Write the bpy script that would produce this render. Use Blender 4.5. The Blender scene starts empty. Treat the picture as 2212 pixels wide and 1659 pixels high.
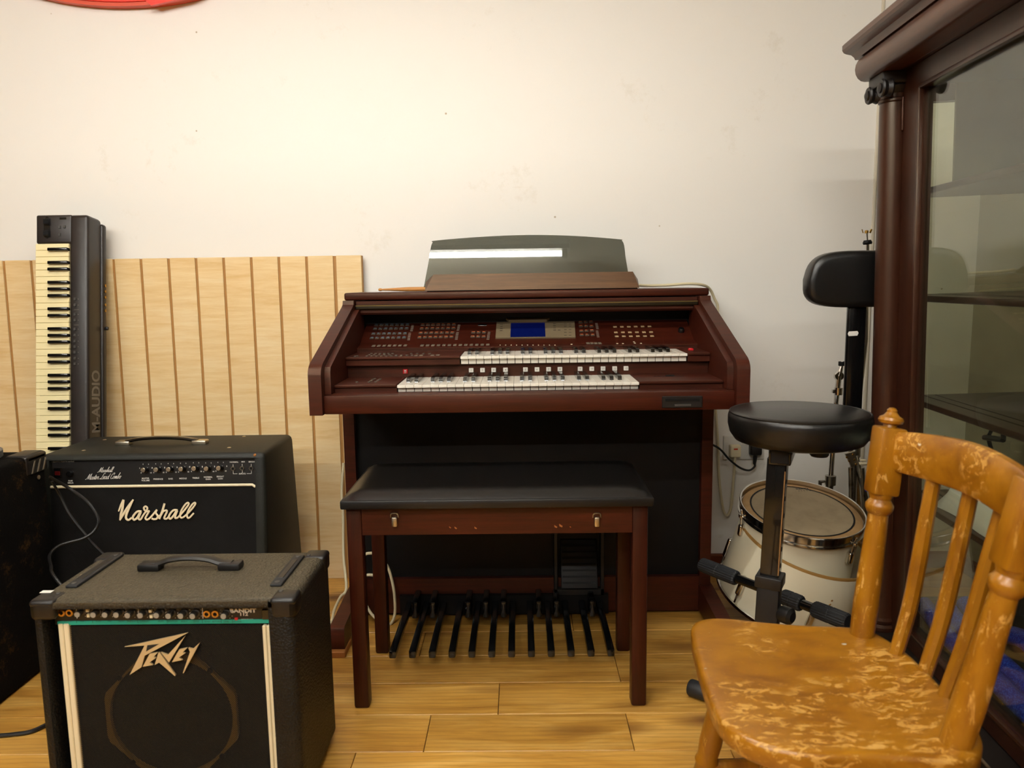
import bpy, bmesh, math, random
from mathutils import Matrix, Vector
random.seed(7)
SC = bpy.context.scene
COL = SC.collection
R = math.radians
V = Vector

# ------------------------------------------------------------------ camera
F, ZC = 1650.0, 1.05
PITCH, ROLL, YAW = math.atan(218 / 1650.0), 0.0145, 0.012
cam_d = bpy.data.cameras.new('camera')
cam = bpy.data.objects.new('camera', cam_d)
COL.objects.link(cam)
cam_d.sensor_fit = 'HORIZONTAL'
cam_d.sensor_width = 36.0
cam_d.lens = F / 2212 * 36.0
cam_d.clip_start = 0.02
_fw = Matrix.Rotation(YAW, 3, 'Z') @ V((0, math.cos(PITCH), -math.sin(PITCH)))
_up = Matrix.Rotation(YAW, 3, 'Z') @ V((0, math.sin(PITCH), math.cos(PITCH)))
_rt = Matrix.Rotation(YAW, 3, 'Z') @ V((1, 0, 0))
_c, _s = math.cos(ROLL), math.sin(ROLL)
_cx = _rt * _c - _up * _s
_cy = _rt * _s + _up * _c
cam.matrix_world = Matrix(((_cx.x, _cy.x, -_fw.x, 0), (_cx.y, _cy.y, -_fw.y, 0), (_cx.z, _cy.z, -_fw.z, ZC), (0, 0, 0, 1)))
cam_d.dof.use_dof = True
cam_d.dof.focus_distance = 2.25
cam_d.dof.aperture_fstop = 5.0
SC.camera = cam

# ------------------------------------------------------------------ view and world
SC.view_settings.view_transform = 'Standard'
SC.view_settings.look = 'None'
SC.view_settings.gamma = 1.0
SC.view_settings.use_curve_mapping = False
SC.view_settings.exposure = 0.0
world = bpy.data.worlds.new('world')
SC.world = world
world.use_nodes = True
world.node_tree.nodes['Background'].inputs[0].default_value = (0.9, 0.85, 0.75, 1)
world.node_tree.nodes['Background'].inputs[1].default_value = 0.0
FILL_STRENGTH = 150.0            # unseen fill lamps added behind the camera
NEAR_TUBE_STRENGTH = 128.0      # the tube above the organ, set on its own
TUBE_COLOUR = (1.0, 0.995, 0.955, 1)
CEIL = 2.55
# (x0, x1, y): ceiling battens, organ one first, the rest added as fill light
TUBES = [(-1.265, 0.235, 1.27), (-2.75, -1.25, -0.3), (-1.05, 0.45, -0.3), (-2.75, -1.25, -1.9), (-1.05, 0.45, -1.9)]

# ------------------------------------------------------------------ pixel -> place helpers
O = V((0, 0, ZC))
def ray(x, y):
    u, v = (x - 1106) / F, (829.5 - y) / F
    return _fw + _cx * u + _cy * v
def pz(x, y, z=0.0):
    d = ray(x, y); return O + d * ((z - ZC) / d.z)
def py(x, y, Y):
    d = ray(x, y); return O + d * (Y / d.y)
def pX(x, y, X):
    d = ray(x, y); return O + d * (X / d.x)
def pp(x, y, p, n):
    d = ray(x, y); return O + d * ((p - O).dot(n) / d.dot(n))

# ------------------------------------------------------------------ materials
def lin(h):
    h = h.lstrip('#'); o = []
    for i in (0, 2, 4):
        c = int(h[i:i + 2], 16) / 255
        o.append(c / 12.92 if c <= 0.04045 else ((c + 0.055) / 1.055) ** 2.4)
    return (*o, 1)
class NT:
    def __init__(s, name):
        s.m = bpy.data.materials.new(name); s.m.use_nodes = True
        s.t = s.m.node_tree; s.n = s.t.nodes
        s.b = s.n['Principled BSDF']; s.out = s.n['Material Output']
    def a(s, typ, **k):
        n = s.n.new(typ)
        for kk, vv in k.items():
            if kk.startswith('i_'):
                key = kk[2:]
                n.inputs[int(key) if key.isdigit() else key.replace('_', ' ')].default_value = vv
            else:
                setattr(n, kk, vv)
        return n
    def l(s, a, b): s.t.links.new(a, b)
    def coords(s, scale=(1, 1, 1), rnd=False, kind='Object'):
        tc = s.a('ShaderNodeTexCoord'); mp = s.a('ShaderNodeMapping')
        mp.inputs['Scale'].default_value = scale
        s.l(tc.outputs[kind], mp.inputs['Vector'])
        if rnd:
            oi = s.a('ShaderNodeObjectInfo'); mu = s.a('ShaderNodeVectorMath', operation='SCALE')
            cb = s.a('ShaderNodeCombineXYZ')
            for i in range(3): s.l(oi.outputs['Random'], cb.inputs[i])
            s.l(cb.outputs[0], mu.inputs[0]); mu.inputs['Scale'].default_value = 37.0
            s.l(mu.outputs[0], mp.inputs['Location'])
        return mp.outputs[0]
    def noise(s, vec, scale, detail=4, rough=.55, dist=0):
        n = s.a('ShaderNodeTexNoise'); n.inputs['Scale'].default_value = scale
        n.inputs['Detail'].default_value = detail; n.inputs['Roughness'].default_value = rough
        n.inputs['Distortion'].default_value = dist
        s.l(vec, n.inputs['Vector']); return n.outputs['Fac']
    def ramp(s, fac, stops):
        r = s.a('ShaderNodeValToRGB'); el = r.color_ramp.elements
        while len(el) < len(stops): el.new(0.5)
        for e, (p, c) in zip(el, stops):
            e.position = p; e.color = c if len(c) == 4 else (*c, 1)
        s.l(fac, r.inputs[0]); return r.outputs[0]
    def mask(s, fac, lo, hi):
        return s.ramp(fac, [(lo, (0, 0, 0)), (hi, (1, 1, 1))])
    def mix(s, fac, a, b, blend='MIX'):
        m = s.a('ShaderNodeMix', data_type='RGBA', blend_type=blend)
        for x, sock in ((fac, m.inputs[0]), (a, m.inputs[6]), (b, m.inputs[7])):
            if hasattr(x, 'is_linked') or hasattr(x, 'links'): s.l(x, sock)
            else: sock.default_value = x
        return m.outputs[2]
    def bump(s, fac, strength, dist=0.002):
        b = s.a('ShaderNodeBump'); b.inputs['Strength'].default_value = strength
        b.inputs['Distance'].default_value = dist
        s.l(fac, b.inputs['Height']); s.l(b.outputs[0], s.b.inputs['Normal'])
    def set(s, **k):
        for kk, vv in k.items():
            sock = s.b.inputs[kk.replace('_', ' ')]
            if hasattr(vv, 'links'): s.l(vv, sock)
            else: sock.default_value = vv
        return s
def plain(name, col, rough=.5, metal=0.0, coat=0.0, spec=.5, bump=None, dirt=None):
    t = NT(name); c = lin(col) if isinstance(col, str) else (*col, 1)
    t.set(Base_Color=c, Roughness=rough, Metallic=metal, Coat_Weight=coat, Specular_IOR_Level=spec)
    if bump or dirt:
        v = t.coords()
        if bump: t.bump(t.noise(v, bump[0], 5), bump[1], bump[2] if len(bump) > 2 else .001)
        if dirt: t.set(Base_Color=t.mix(t.mask(t.noise(v, dirt[0], 6, .65), dirt[2], dirt[3]), c, lin(dirt[1])))
    return t.m
def wood(name, dark, mid, light, stretch=(1, 12, 12), scale=2.2, rough=.4, coat=.0, rnd=True, bump=.06, fine=60, spec=.5):
    t = NT(name); v = t.coords(stretch, rnd)
    n1 = t.noise(v, scale, 6, .6, .6)
    v2 = t.coords(tuple(q * 1.0 for q in stretch), rnd)
    n2 = t.noise(v2, fine / 6, 4, .7)
    c = t.ramp(n1, [(.28, lin(dark)), (.5, lin(mid)), (.72, lin(light))])
    c = t.mix(.35, c, t.ramp(n2, [(.35, lin(dark)), (.7, lin(light))]))
    t.set(Base_Color=c, Roughness=rough, Coat_Weight=coat, Coat_Roughness=.15, Specular_Tint=(1.0, .84, .62, 1), Specular_IOR_Level=spec)
    t.bump(n2, bump, .001)
    return t.m

MAT = {}
# wall paint with faint scuffs and hairline cracks
t = NT('wall_paint'); v = t.coords()
sc1 = t.mask(t.noise(v, 3.1, 8, .75), .60, .80)
sc2 = t.mask(t.noise(t.coords((1.2, 1, 9)), 4.0, 6, .7), .70, .82)
base = t.mix(t.noise(v, .8, 3), lin('f1eee7'), lin('eeeae0'))
base = t.mix(sc2, base, lin('d9cfb9')); base = t.mix(sc1, base, lin('dfd7c6'))
dots = t.a('ShaderNodeTexVoronoi'); dots.inputs['Scale'].default_value = 7.0; t.l(v, dots.inputs['Vector'])
base = t.mix(t.mask(dots.outputs['Distance'], .018, .030), lin('b7a78d'), base)
t.set(Base_Color=base, Roughness=.62); t.bump(t.noise(v, 26, 6, .7), .10, .004); MAT['wall'] = t.m
MAT['ceiling'] = plain('ceiling_paint', 'd6cdb8', .8)
MAT['wall_shaded'] = plain('shaded_wall_paint', 'a39b85', .65, dirt=(3, '8f8872', .45, .8))  # right wall: the shade beyond the cabinet is put into this darker colour
MAT['ochre_wall'] = plain('far_wall_paint', '40362b', .85)
# oak floor boards
t = NT('oak_board'); v = t.coords((1.1, 9, 9), True)
n1 = t.noise(v, 2.0, 6, .62, 1.1)
oi = t.a('ShaderNodeObjectInfo')
c = t.ramp(n1, [(.25, lin('9c6826')), (.47, lin('d09b44')), (.7, lin('e8b862'))])
vk = t.coords((2.4, 7.5, 7.5), True)
vo = t.a('ShaderNodeTexVoronoi'); vo.inputs['Scale'].default_value = 1.0; t.l(vk, vo.inputs['Vector'])
knot = t.mask(vo.outputs['Distance'], .06, .30)
c = t.mix(knot, lin('6d3d17'), c)
rings = t.a('ShaderNodeTexWave'); rings.inputs['Scale'].default_value = 2.2; rings.inputs['Distortion'].default_value = 7.0
rings.inputs['Detail'].default_value = 3.0; rings.inputs['Detail Scale'].default_value = 1.2
rings.bands_direction = 'Y'; t.l(t.coords((1.4, 9, 9), True), rings.inputs['Vector'])
c = t.mix(t.mask(rings.outputs['Fac'], .0, .35), t.mix(.25, c, lin('7e4c1c')), c)
blot = t.mask(t.noise(t.coords((2.2, 5, 5), True), 1.6, 5, .6), .42, .75)
c = t.mix(blot, c, t.mix(.45, c, lin('9a6a2c')))
hv = t.a('ShaderNodeHueSaturation')
mr = t.a('ShaderNodeMapRange'); mr.inputs['To Min'].default_value = .84; mr.inputs['To Max'].default_value = 1.12
t.l(oi.outputs['Random'], mr.inputs['Value']); t.l(mr.outputs[0], hv.inputs['Value']); t.l(c, hv.inputs['Color'])
t.set(Base_Color=hv.outputs[0], Roughness=.36, Coat_Weight=.15, Coat_Roughness=.3); t.bump(n1, .05, .001); MAT['oak'] = t.m
MAT['floor_base'] = plain('floor_joint', '2a1a0c', .8)
MAT['slat'] = wood('maple_laminate', 'dab377', 'ebcd98', 'f2dcb0', (1.2, 14, 14), 2.0, .42, rnd=True, bump=.02)
MAT['slat_groove'] = plain('slat_groove', 'a87a3e', .6)
MAT['skirt'] = wood('skirting_wood', '4a1d0e', '5f2a15', '73381d', (1, 14, 14), 2, .4)
MAT['mahogany'] = wood('organ_mahogany', '260b05', '381108', '4a1a0d', (1.5, 26, 26), 2.4, .44, .0, rnd=False, bump=.03, spec=.36)
MAT['mahogany_v'] = wood('bench_mahogany', '230a05', '300e06', '3e1509', (24, 24, 1.6), 2.4, .42, .0, rnd=False, bump=.03, spec=.3)
MAT['walnut'] = wood('music_rest_walnut', '38200f', '4b2d18', '5e3c22', (1.5, 30, 30), 2.6, .45, rnd=False)
MAT['cab'] = wood('cabinet_mahogany', '220e08', '30160d', '3d2013', (18, 18, 1.6), 2.0, .36, .08, rnd=False, bump=.03)
MAT['cab_top'] = wood('cornice_mahogany', '33180e', '452417', '573120', (18, 1.6, 18), 2.0, .34, .2, rnd=False, bump=.03)
MAT['cab_dusty'] = plain('dusty_black_wood', '17110d', .5, dirt=(9, '5a5140', .55, .8))
MAT['dusty_edge'] = plain('dusty_worn_edge', '6b5b45', .7, dirt=(14, '2a2017', .42, .6))
MAT['cab_cream'] = plain('cabinet_end_lining', 'e6e2cd', .55, dirt=(5, 'b9b29a', .60, .85))
MAT['cab_olive'] = plain('cabinet_back_lining', '8d8a74', .6, dirt=(4, '75715c', .4, .8))
MAT['black'] = plain('black_panel', '050404', .55, spec=.25)
MAT['black_gloss'] = plain('black_gloss_plastic', '0b0b0b', .18, coat=.3)
MAT['black_satin'] = plain('black_satin_plastic', '0e0c0b', .42)
MAT['brown_plastic'] = plain('keyboard_black_plastic', '1d1714', .40, bump=(400, .05), dirt=(6, '2b221c', .4, .8))
MAT['dark_grey'] = plain('dark_grey_plastic', '3a3733', .5)
MAT['grey_strip'] = plain('grey_button', '6d6252', .5)
MAT['vinyl'] = plain('black_vinyl', '0d0b09', .38, bump=(140, .18, .0015))
MAT['vinyl_stool'] = plain('black_leatherette', '0f0e0d', .34, bump=(120, .25, .0015))
MAT['rubber'] = plain('black_rubber', '17181a', .6)
MAT['chrome'] = plain('chrome', 'd8d5cf', .12, 1.0)
MAT['chrome_old'] = plain('tarnished_chrome', 'aaa59a', .28, 1.0, dirt=(30, '5d5342', .5, .8))
MAT['steel'] = plain('brushed_steel', 'c9bda6', .35, 1.0)
MAT['brass'] = plain('brass', 'b08a45', .3, 1.0)
MAT['old_brass'] = plain('dark_brass_hinge', '3d2213', .4, .6)
MAT['worn_metal'] = plain('worn_primer_edge', '8a6238', .5)
MAT['gold'] = plain('jack_gold', 'c89a4c', .3, .9)
MAT['white_key'] = plain('white_key_plastic', 'f2ecdd', .25, coat=.2)
MAT['cream_key'] = plain('yellowed_key_plastic', 'f3e4b0', .4, dirt=(7, 'd9c486', .6, .85))
MAT['cream'] = plain('cream_plastic', 'e9dcb8', .45)
MAT['cream_logo'] = plain('cream_logo', 'ead9b4', .4)
MAT['tan_logo'] = plain('brushed_logo', 'cbb58a', .38, .25)
MAT['white'] = plain('white_plastic', 'ece8de', .45)
MAT['white_print'] = plain('white_print', 'd9d6cf', .6)
MAT['grey_print'] = plain('grey_print', '8f8779', .6)
MAT['grey_logo'] = plain('grey_logo_print', '6b6763', .5)
MAT['dark_print'] = plain('dark_print', '16322d', .6)
MAT['orange_print'] = plain('orange_print', 'c5602a', .6)
MAT['blue_print'] = plain('blue_print', '5a7f96', .6)
MAT['red'] = plain('red_plastic', 'b3131a', .35)
MAT['red_dark'] = plain('dark_red_switch', '4a0a0a', .3)
MAT['scarlet'] = plain('scarlet_plastic', 'ee2f17', .33, coat=.2)
MAT['coral'] = plain('red_rim', 'd9502e', .4)
MAT['teal'] = plain('teal_paint', '0d8f7c', .45)
MAT['teal_dark'] = plain('dark_teal_paint', '06503f', .45)
MAT['button'] = plain('brown_button', '4a3f34', .4)
MAT['tan_button'] = plain('tan_button', 'a08560', .45)
MAT['bronze'] = plain('bronze_panel', '8b7a5e', .42, .35)
MAT['brass_strip'] = plain('bronze_strip', '2f2716', .4, .5)
MAT['trim_glint'] = plain('bronze_glint', '9a8450', .3, .8)
t = NT('blue_screen'); t.set(Base_Color=lin('06103e'), Roughness=.2, Emission_Color=lin('0818a8'), Emission_Strength=.05); MAT['screen'] = t.m
# amplifier coverings
t = NT('green_black_tolex'); v = t.coords()
n = t.noise(v, 260, 3, .6)
t.set(Base_Color=t.mix(t.mask(t.noise(v, 5, 4), .35, .75), lin('10110c'), lin('1b1c15')), Roughness=.55, Specular_IOR_Level=.4); t.bump(n, .5, .0012); MAT['tolex_green'] = t.m
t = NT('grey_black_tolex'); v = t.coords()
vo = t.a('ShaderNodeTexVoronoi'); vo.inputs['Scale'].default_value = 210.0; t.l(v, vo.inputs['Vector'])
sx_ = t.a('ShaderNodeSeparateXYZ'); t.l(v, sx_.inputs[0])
top_light = t.a('ShaderNodeMapRange'); top_light.inputs['From Min'].default_value = .436; top_light.inputs['From Max'].default_value = .452; t.l(sx_.outputs['Z'], top_light.inputs['Value'])  # overhead light painted in: tolex turns paler and dustier towards the top
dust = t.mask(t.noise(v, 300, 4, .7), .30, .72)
t.set(Base_Color=t.mix(top_light.outputs[0], t.mix(dust, lin('080706'), lin('14110d')), t.mix(dust, lin('28231a'), lin('5c5340'))), Roughness=.55, Specular_IOR_Level=.3); t.bump(vo.outputs['Distance'], .9, .0018); MAT['tolex_grey'] = t.m
t = NT('carpet_covering'); v = t.coords()
n = t.noise(v, 190, 4, .8)
fl = t.mask(t.noise(v, 14, 8, .85), .54, .68)
c = t.mix(fl, lin('0a0806'), lin('6a4a22'))
t.set(Base_Color=t.mix(t.mask(n, .3, .8), lin('070605'), c), Roughness=.95, Specular_IOR_Level=.1); t.bump(n, 1.0, .004); MAT['carpet'] = t.m
t = NT('grille_weave'); v = t.coords((1, 1, 1))
mp = t.a('ShaderNodeMapping'); mp.inputs['Rotation'].default_value = (0, R(45), 0); t.l(v, mp.inputs['Vector'])
wv = t.a('ShaderNodeTexWave'); wv.inputs['Scale'].default_value = 130.0; wv.bands_direction = 'X'; t.l(mp.outputs[0], wv.inputs['Vector'])
t.set(Base_Color=t.mix(wv.outputs['Fac'], lin('030303'), lin('0f0d0a')), Roughness=.8, Specular_IOR_Level=.2); t.bump(wv.outputs['Fac'], .4, .001); MAT['grille'] = t.m
# open cloth: woven threads with real gaps between them
t = NT('open_grille_cloth'); v = t.coords()
mp = t.a('ShaderNodeMapping'); mp.inputs['Rotation'].default_value = (0, R(38), 0); t.l(v, mp.inputs['Vector'])
wv = t.a('ShaderNodeTexWave'); wv.inputs['Scale'].default_value = 110.0; wv.bands_direction = 'X'; t.l(mp.outputs[0], wv.inputs['Vector'])
tr = t.a('ShaderNodeBsdfTransparent'); tr.inputs[0].default_value = (1, .95, .85, 1)
mx = t.a('ShaderNodeMixShader'); t.set(Base_Color=lin('0d0c0a'), Roughness=.8)
gap = t.ramp(wv.outputs['Fac'], [(.2, (.25, .25, .25)), (.8, (.9, .9, .9))])
t.l(gap, mx.inputs[0]); t.l(t.b.outputs[0], mx.inputs[1]); t.l(tr.outputs[0], mx.inputs[2]); t.l(mx.outputs[0], t.out.inputs[0]); MAT['cloth_open'] = t.m
MAT['gasket'] = plain('speaker_gasket', '8f7434', .8)
MAT['cone'] = plain('speaker_cone', '17130f', .8)
MAT['baffle'] = plain('speaker_baffle', '0d0b09', .8)
# glass
def glass(name, tint, extra=0.0, ior=1.5, rough=0.0, dust=0.0, dustc='808070'):
    t = NT(name); t.n.remove(t.b)
    tr = t.a('ShaderNodeBsdfTransparent'); tr.inputs[0].default_value = (*tint, 1)
    gl = t.a('ShaderNodeBsdfGlossy'); gl.inputs['Roughness'].default_value = rough
    df = t.a('ShaderNodeBsdfDiffuse'); df.inputs[0].default_value = lin(dustc)
    fr = t.a('ShaderNodeFresnel'); ge = t.a('ShaderNodeNewGeometry'); io = t.a('ShaderNodeMapRange')
    io.inputs['To Min'].default_value = ior; io.inputs['To Max'].default_value = 1 / ior
    t.l(ge.outputs['Backfacing'], io.inputs['Value']); t.l(io.outputs[0], fr.inputs['IOR'])
    m0 = t.a('ShaderNodeMixShader'); m0.inputs[0].default_value = dust
    t.l(tr.outputs[0], m0.inputs[1]); t.l(df.outputs[0], m0.inputs[2])
    m1 = t.a('ShaderNodeMixShader')
    ad = t.a('ShaderNodeMath', operation='ADD'); ad.inputs[1].default_value = extra; ad.use_clamp = True
    t.l(fr.outputs[0], ad.inputs[0]); t.l(ad.outputs[0], m1.inputs[0])
    t.l(m0.outputs[0], m1.inputs[1]); t.l(gl.outputs[0], m1.inputs[2]); t.l(m1.outputs[0], t.out.inputs[0])
    return t.m
MAT['glass'] = glass('cabinet_glass', (.93, .95, .88), 0.02, 1.52, 0.0, .03)
MAT['smoke'] = glass('smoked_acrylic', (.40, .41, .375), 0.02, 1.5, 0.0, .03, '6a6b66')
# worn varnished chair
def worn(name, stretch, thr=.53):
    t = NT(name); v = t.coords(stretch)
    g = t.noise(v, 6, 6, .6, .4)
    varnish = t.ramp(g, [(.3, lin('7a490a')), (.5, lin('94600d')), (.75, lin('a57015'))])
    bare = t.ramp(g, [(.3, lin('b98633')), (.7, lin('cf9f4e'))])
    w1 = t.mask(t.noise(t.coords(tuple(.6 * q for q in stretch)), 31, 8, .74, .8), thr, thr + .022)
    big = t.noise(t.coords(), 6.5, 4, .55)
    gm = t.a('ShaderNodeMapping'); gm.inputs['Location'].default_value = (.42, .55, -1.45); gm.inputs['Scale'].default_value = (3.4, 3.6, 3.4)
    tc_ = t.a('ShaderNodeTexCoord'); t.l(tc_.outputs['Object'], gm.inputs['Vector'])
    gs = t.a('ShaderNodeTexGradient', gradient_type='SPHERICAL'); t.l(gm.outputs[0], gs.inputs[0])
    bm_ = t.a('ShaderNodeMath', operation='MULTIPLY_ADD'); bm_.inputs[1].default_value = .22; t.l(gs.outputs['Fac'], bm_.inputs[0]); t.l(big, bm_.inputs[2])
    w2 = t.mask(bm_.outputs[0], .50, .57)
    w = t.mix(w2, (0, 0, 0, 1), w1)
    w3 = t.mask(t.noise(t.coords(stretch), 34, 5, .7), .66, .70)
    w = t.mix(1.0, w, w3, 'LIGHTEN')
    c = t.mix(w, varnish, bare)
    vo = t.a('ShaderNodeTexVoronoi'); vo.inputs['Scale'].default_value = 26.0
    t.l(t.coords((1, 1, 1)), vo.inputs['Vector'])
    spot = t.mask(vo.outputs['Distance'], .10, .14)
    sel = t.mask(t.noise(t.coords(), 17, 2), .60, .62)
    c = t.mix(t.mix(spot, sel, (0, 0, 0, 1)), c, lin('d8cdb4'))
    rg = t.mix(w, (.30, .30, .30, 1), (.6, .6, .6, 1))
    t.set(Base_Color=c, Roughness=rg, Coat_Weight=.12, Coat_Roughness=.25); t.bump(w, .12, -.0008)
    return t.m
MAT['chair_seat'] = worn('worn_varnish_seat', (1.7, 3.4, 3.4))
MAT['chair_post'] = worn('worn_varnish_post', (4.0, 4.0, 1.2), .565)
MAT['drum_white'] = plain('ivory_drum_wrap', 'ece3c6', .32, coat=.3)
MAT['drum_edge'] = plain('drum_bearing_edge', 'a37a3e', .6)
MAT['drum_head'] = plain('aged_drum_head', 'a39172', .62, dirt=(16, '8c7b5f', .45, .8))
MAT['drum_collar'] = plain('stained_head_collar', 'b48f5e', .6, dirt=(9, '8b6a41', .45, .8))
MAT['cable_white'] = plain('cream_cable', 'ddd0ab', .5)
MAT['cable_black'] = plain('black_cable', '0e0d0c', .45)
MAT['cable_grey'] = plain('grey_blue_cable', '4b5056', .4)
MAT['stick'] = wood('drumstick_hickory', 'a4682f', 'bb803f', 'c99052', (1, 20, 20), 3, .45)
MAT['block'] = plain('raw_wood_block', 'a2662c', .7)
MAT['cloth_white'] = plain('white_cloth', 'eeeeec', .9)
t = NT('blue_tinsel'); v = t.coords()
vo = t.a('ShaderNodeTexVoronoi'); vo.inputs['Scale'].default_value = 260.0; t.l(v, vo.inputs['Vector'])
t.set(Base_Color=t.ramp(vo.outputs['Distance'], [(.15, lin('3a6cff')), (.6, lin('0a2ab8'))]), Roughness=.3, Metallic=.25); t.bump(vo.outputs['Color'], .9, .003); MAT['tinsel'] = t.m
MAT['socket'] = plain('socket_white', 'd8d5cc', .4)
t = NT('fill_lamp_tube'); t.set(Base_Color=(1, 1, 1, 1), Emission_Color=TUBE_COLOUR, Emission_Strength=FILL_STRENGTH); MAT['tube'] = t.m
t = NT('near_lamp_tube'); t.set(Base_Color=(1, 1, 1, 1), Emission_Color=TUBE_COLOUR, Emission_Strength=NEAR_TUBE_STRENGTH); MAT['tube_near'] = t.m
MAT['lamp_body'] = plain('lamp_housing', 'e4e2dc', .5)
MAT['lamp_cap'] = plain('lamp_end_cap', '9a968c', .5)

# ------------------------------------------------------------------ mesh builder
class MB:
    def __init__(s): s.v = []; s.f = []
    def add(s, vs, fs, M=None):
        o = len(s.v)
        s.v += [(M @ V(p)) if M else V(p) for p in vs]
        s.f += [tuple(i + o for i in f) for f in fs]; return s
    def box(s, x0, x1, y0, y1, z0, z1, M=None):
        return s.add([(x0, y0, z0), (x1, y0, z0), (x1, y1, z0), (x0, y1, z0), (x0, y0, z1), (x1, y0, z1), (x1, y1, z1), (x0, y1, z1)],
                     [(3, 2, 1, 0), (4, 5, 6, 7), (0, 1, 5, 4), (1, 2, 6, 5), (2, 3, 7, 6), (3, 0, 4, 7)], M)
    def bm(s, b, M=None):
        b.verts.ensure_lookup_table(); b.verts.index_update()
        s.add([v.co.copy() for v in b.verts], [tuple(v.index for v in f.verts) for f in b.faces], M); b.free(); return s
    def rbox(s, x0, x1, y0, y1, z0, z1, r=.005, seg=2, M=None):
        b = bmesh.new(); bmesh.ops.create_cube(b, size=1)
        for v in b.verts:
            v.co = V((x0 if v.co.x < 0 else x1, y0 if v.co.y < 0 else y1, z0 if v.co.z < 0 else z1))
        r = min(r, .49 * min(x1 - x0, y1 - y0, z1 - z0))
        bmesh.ops.bevel(b, geom=list(b.edges), offset=r, segments=seg, affect='EDGES', profile=.5)
        return s.bm(b, M)
    def prism(s, poly, axis, a0, a1, M=None):
        # poly: 2D points; axis 0 -> (y,z), 1 -> (x,z), 2 -> (x,y)
        def mk(p, a): return [(a, p[0], p[1]), (p[0], a, p[1]), (p[0], p[1], a)][axis]
        n = len(poly); vs = [mk(p, a0) for p in poly] + [mk(p, a1) for p in poly]
        fs = [tuple(range(n - 1, -1, -1)), tuple(range(n, 2 * n))] + [(i, (i + 1) % n, (i + 1) % n + n, i + n) for i in range(n)]
        return s.add(vs, fs, M)
    def tube(s, pts, r, n=8, cap=True, M=None, flat=None, closed=False):
        pts = [V(p) for p in pts]; m = len(pts)
        rs = r if isinstance(r, (list, tuple)) else [r] * m
        vs = []; fs = []; prev = None
        for i, p in enumerate(pts):
            if closed: tg = pts[(i + 1) % m] - pts[i - 1]
            else: tg = pts[min(i + 1, m - 1)] - pts[max(i - 1, 0)]
            tg.normalize()
            if flat is not None: a = V(flat)
            else:
                a = prev if prev is not None else (V((0, 0, 1)) if abs(tg.z) < .9 else V((1, 0, 0)))
            a = (a - tg * a.dot(tg)).normalized(); prev = a
            b = tg.cross(a)
            k = .45 if flat is not None else 1.0
            for j in range(n):
                an = 2 * math.pi * j / n
                vs.append(p + a * (math.cos(an) * rs[i] * k) + b * (math.sin(an) * rs[i]))
        for i in range(m if closed else m - 1):
            for j in range(n):
                i2 = (i + 1) % m
                fs.append((i * n + j, i * n + (j + 1) % n, i2 * n + (j + 1) % n, i2 * n + j))
        if cap and not closed:
            fs.append(tuple(range(n - 1, -1, -1))); fs.append(tuple(range((m - 1) * n, m * n)))
        return s.add(vs, fs, M)
    def lathe(s, prof, n=24, M=None, cap=True):
        vs = []; fs = []; m = len(prof)
        for r, z in prof:
            for j in range(n):
                a = 2 * math.pi * j / n; vs.append((r * math.cos(a), r * math.sin(a), z))
        for i in range(m - 1):
            for j in range(n):
                fs.append((i * n + j, i * n + (j + 1) % n, (i + 1) * n + (j + 1) % n, (i + 1) * n + j))
        if cap:
            fs.append(tuple(range(n - 1, -1, -1))); fs.append(tuple(range((m - 1) * n, m * n)))
        return s.add(vs, fs, M)
    def warp(s, fn):
        s.v = [V(fn(p)) for p in s.v]; return s
    def mesh(s, name, inv=None, angle=35):
        me = bpy.data.meshes.new(name)
        vs = [(inv @ p) if inv else p for p in s.v]
        me.from_pydata([tuple(p) for p in vs], [], s.f)
        b = bmesh.new(); b.from_mesh(me); bmesh.ops.recalc_face_normals(b, faces=b.faces); b.to_mesh(b and me); b.free()
        me.polygons.foreach_set('use_smooth', [True] * len(me.polygons))
        me.set_sharp_from_angle(angle=R(angle)); me.update(); return me
def zto(p, d, up=(0, 0, 1)):
    """matrix whose z axis runs along d from p"""
    z = V(d).normalized(); x = V(up).cross(z)
    if x.length < 1e-4: x = V((1, 0, 0)).cross(z)
    if x.length < 1e-4: x = V((0, 1, 0)).cross(z)
    x.normalize(); y = z.cross(x)
    return Matrix(((x.x, y.x, z.x, p[0]), (x.y, y.y, z.y, p[1]), (x.z, y.z, z.z, p[2]), (0, 0, 0, 1)))
def frame(p, x, y):
    x = V(x).normalized(); z = x.cross(V(y)).normalized(); y = z.cross(x)
    return Matrix(((x.x, y.x, z.x, p[0]), (x.y, y.y, z.y, p[1]), (x.z, y.z, z.z, p[2]), (0, 0, 0, 1)))
def smooth(pts, k=6, closed=False):
    pts = [V(p) for p in pts]; o = []; n = len(pts)
    for i in range(n if closed else n - 1):
        if closed: p0, p1, p2, p3 = pts[i - 1], pts[i], pts[(i + 1) % n], pts[(i + 2) % n]
        else: p0, p1, p2, p3 = pts[max(i - 1, 0)], pts[i], pts[i + 1], pts[min(i + 2, n - 1)]
        for j in range(k):
            t = j / k
            o.append(.5 * ((2 * p1) + (p2 - p0) * t + (2 * p0 - 5 * p1 + 4 * p2 - p3) * t * t + (3 * p1 - p0 - 3 * p2 + p3) * t ** 3))
    if not closed: o.append(pts[-1])
    return o
TM = {}
_tc = {}
def wm(o): return TM.get(o.name, Matrix.Identity(4))
def tag(o, label, cat, group=None):
    o['label'] = label; o['category'] = cat
    if group: o['group'] = group
    return o
def thing(name, label, cat, loc=(0, 0, 0), rot=None, group=None):
    o = bpy.data.objects.new(name, None); COL.objects.link(o); o.empty_display_size = .05
    M = Matrix.Translation(V(loc)) @ (rot.to_4x4() if rot is not None else Matrix.Identity(4))
    o.matrix_world = M; TM[o.name] = M
    return tag(o, label, cat, group)
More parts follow.
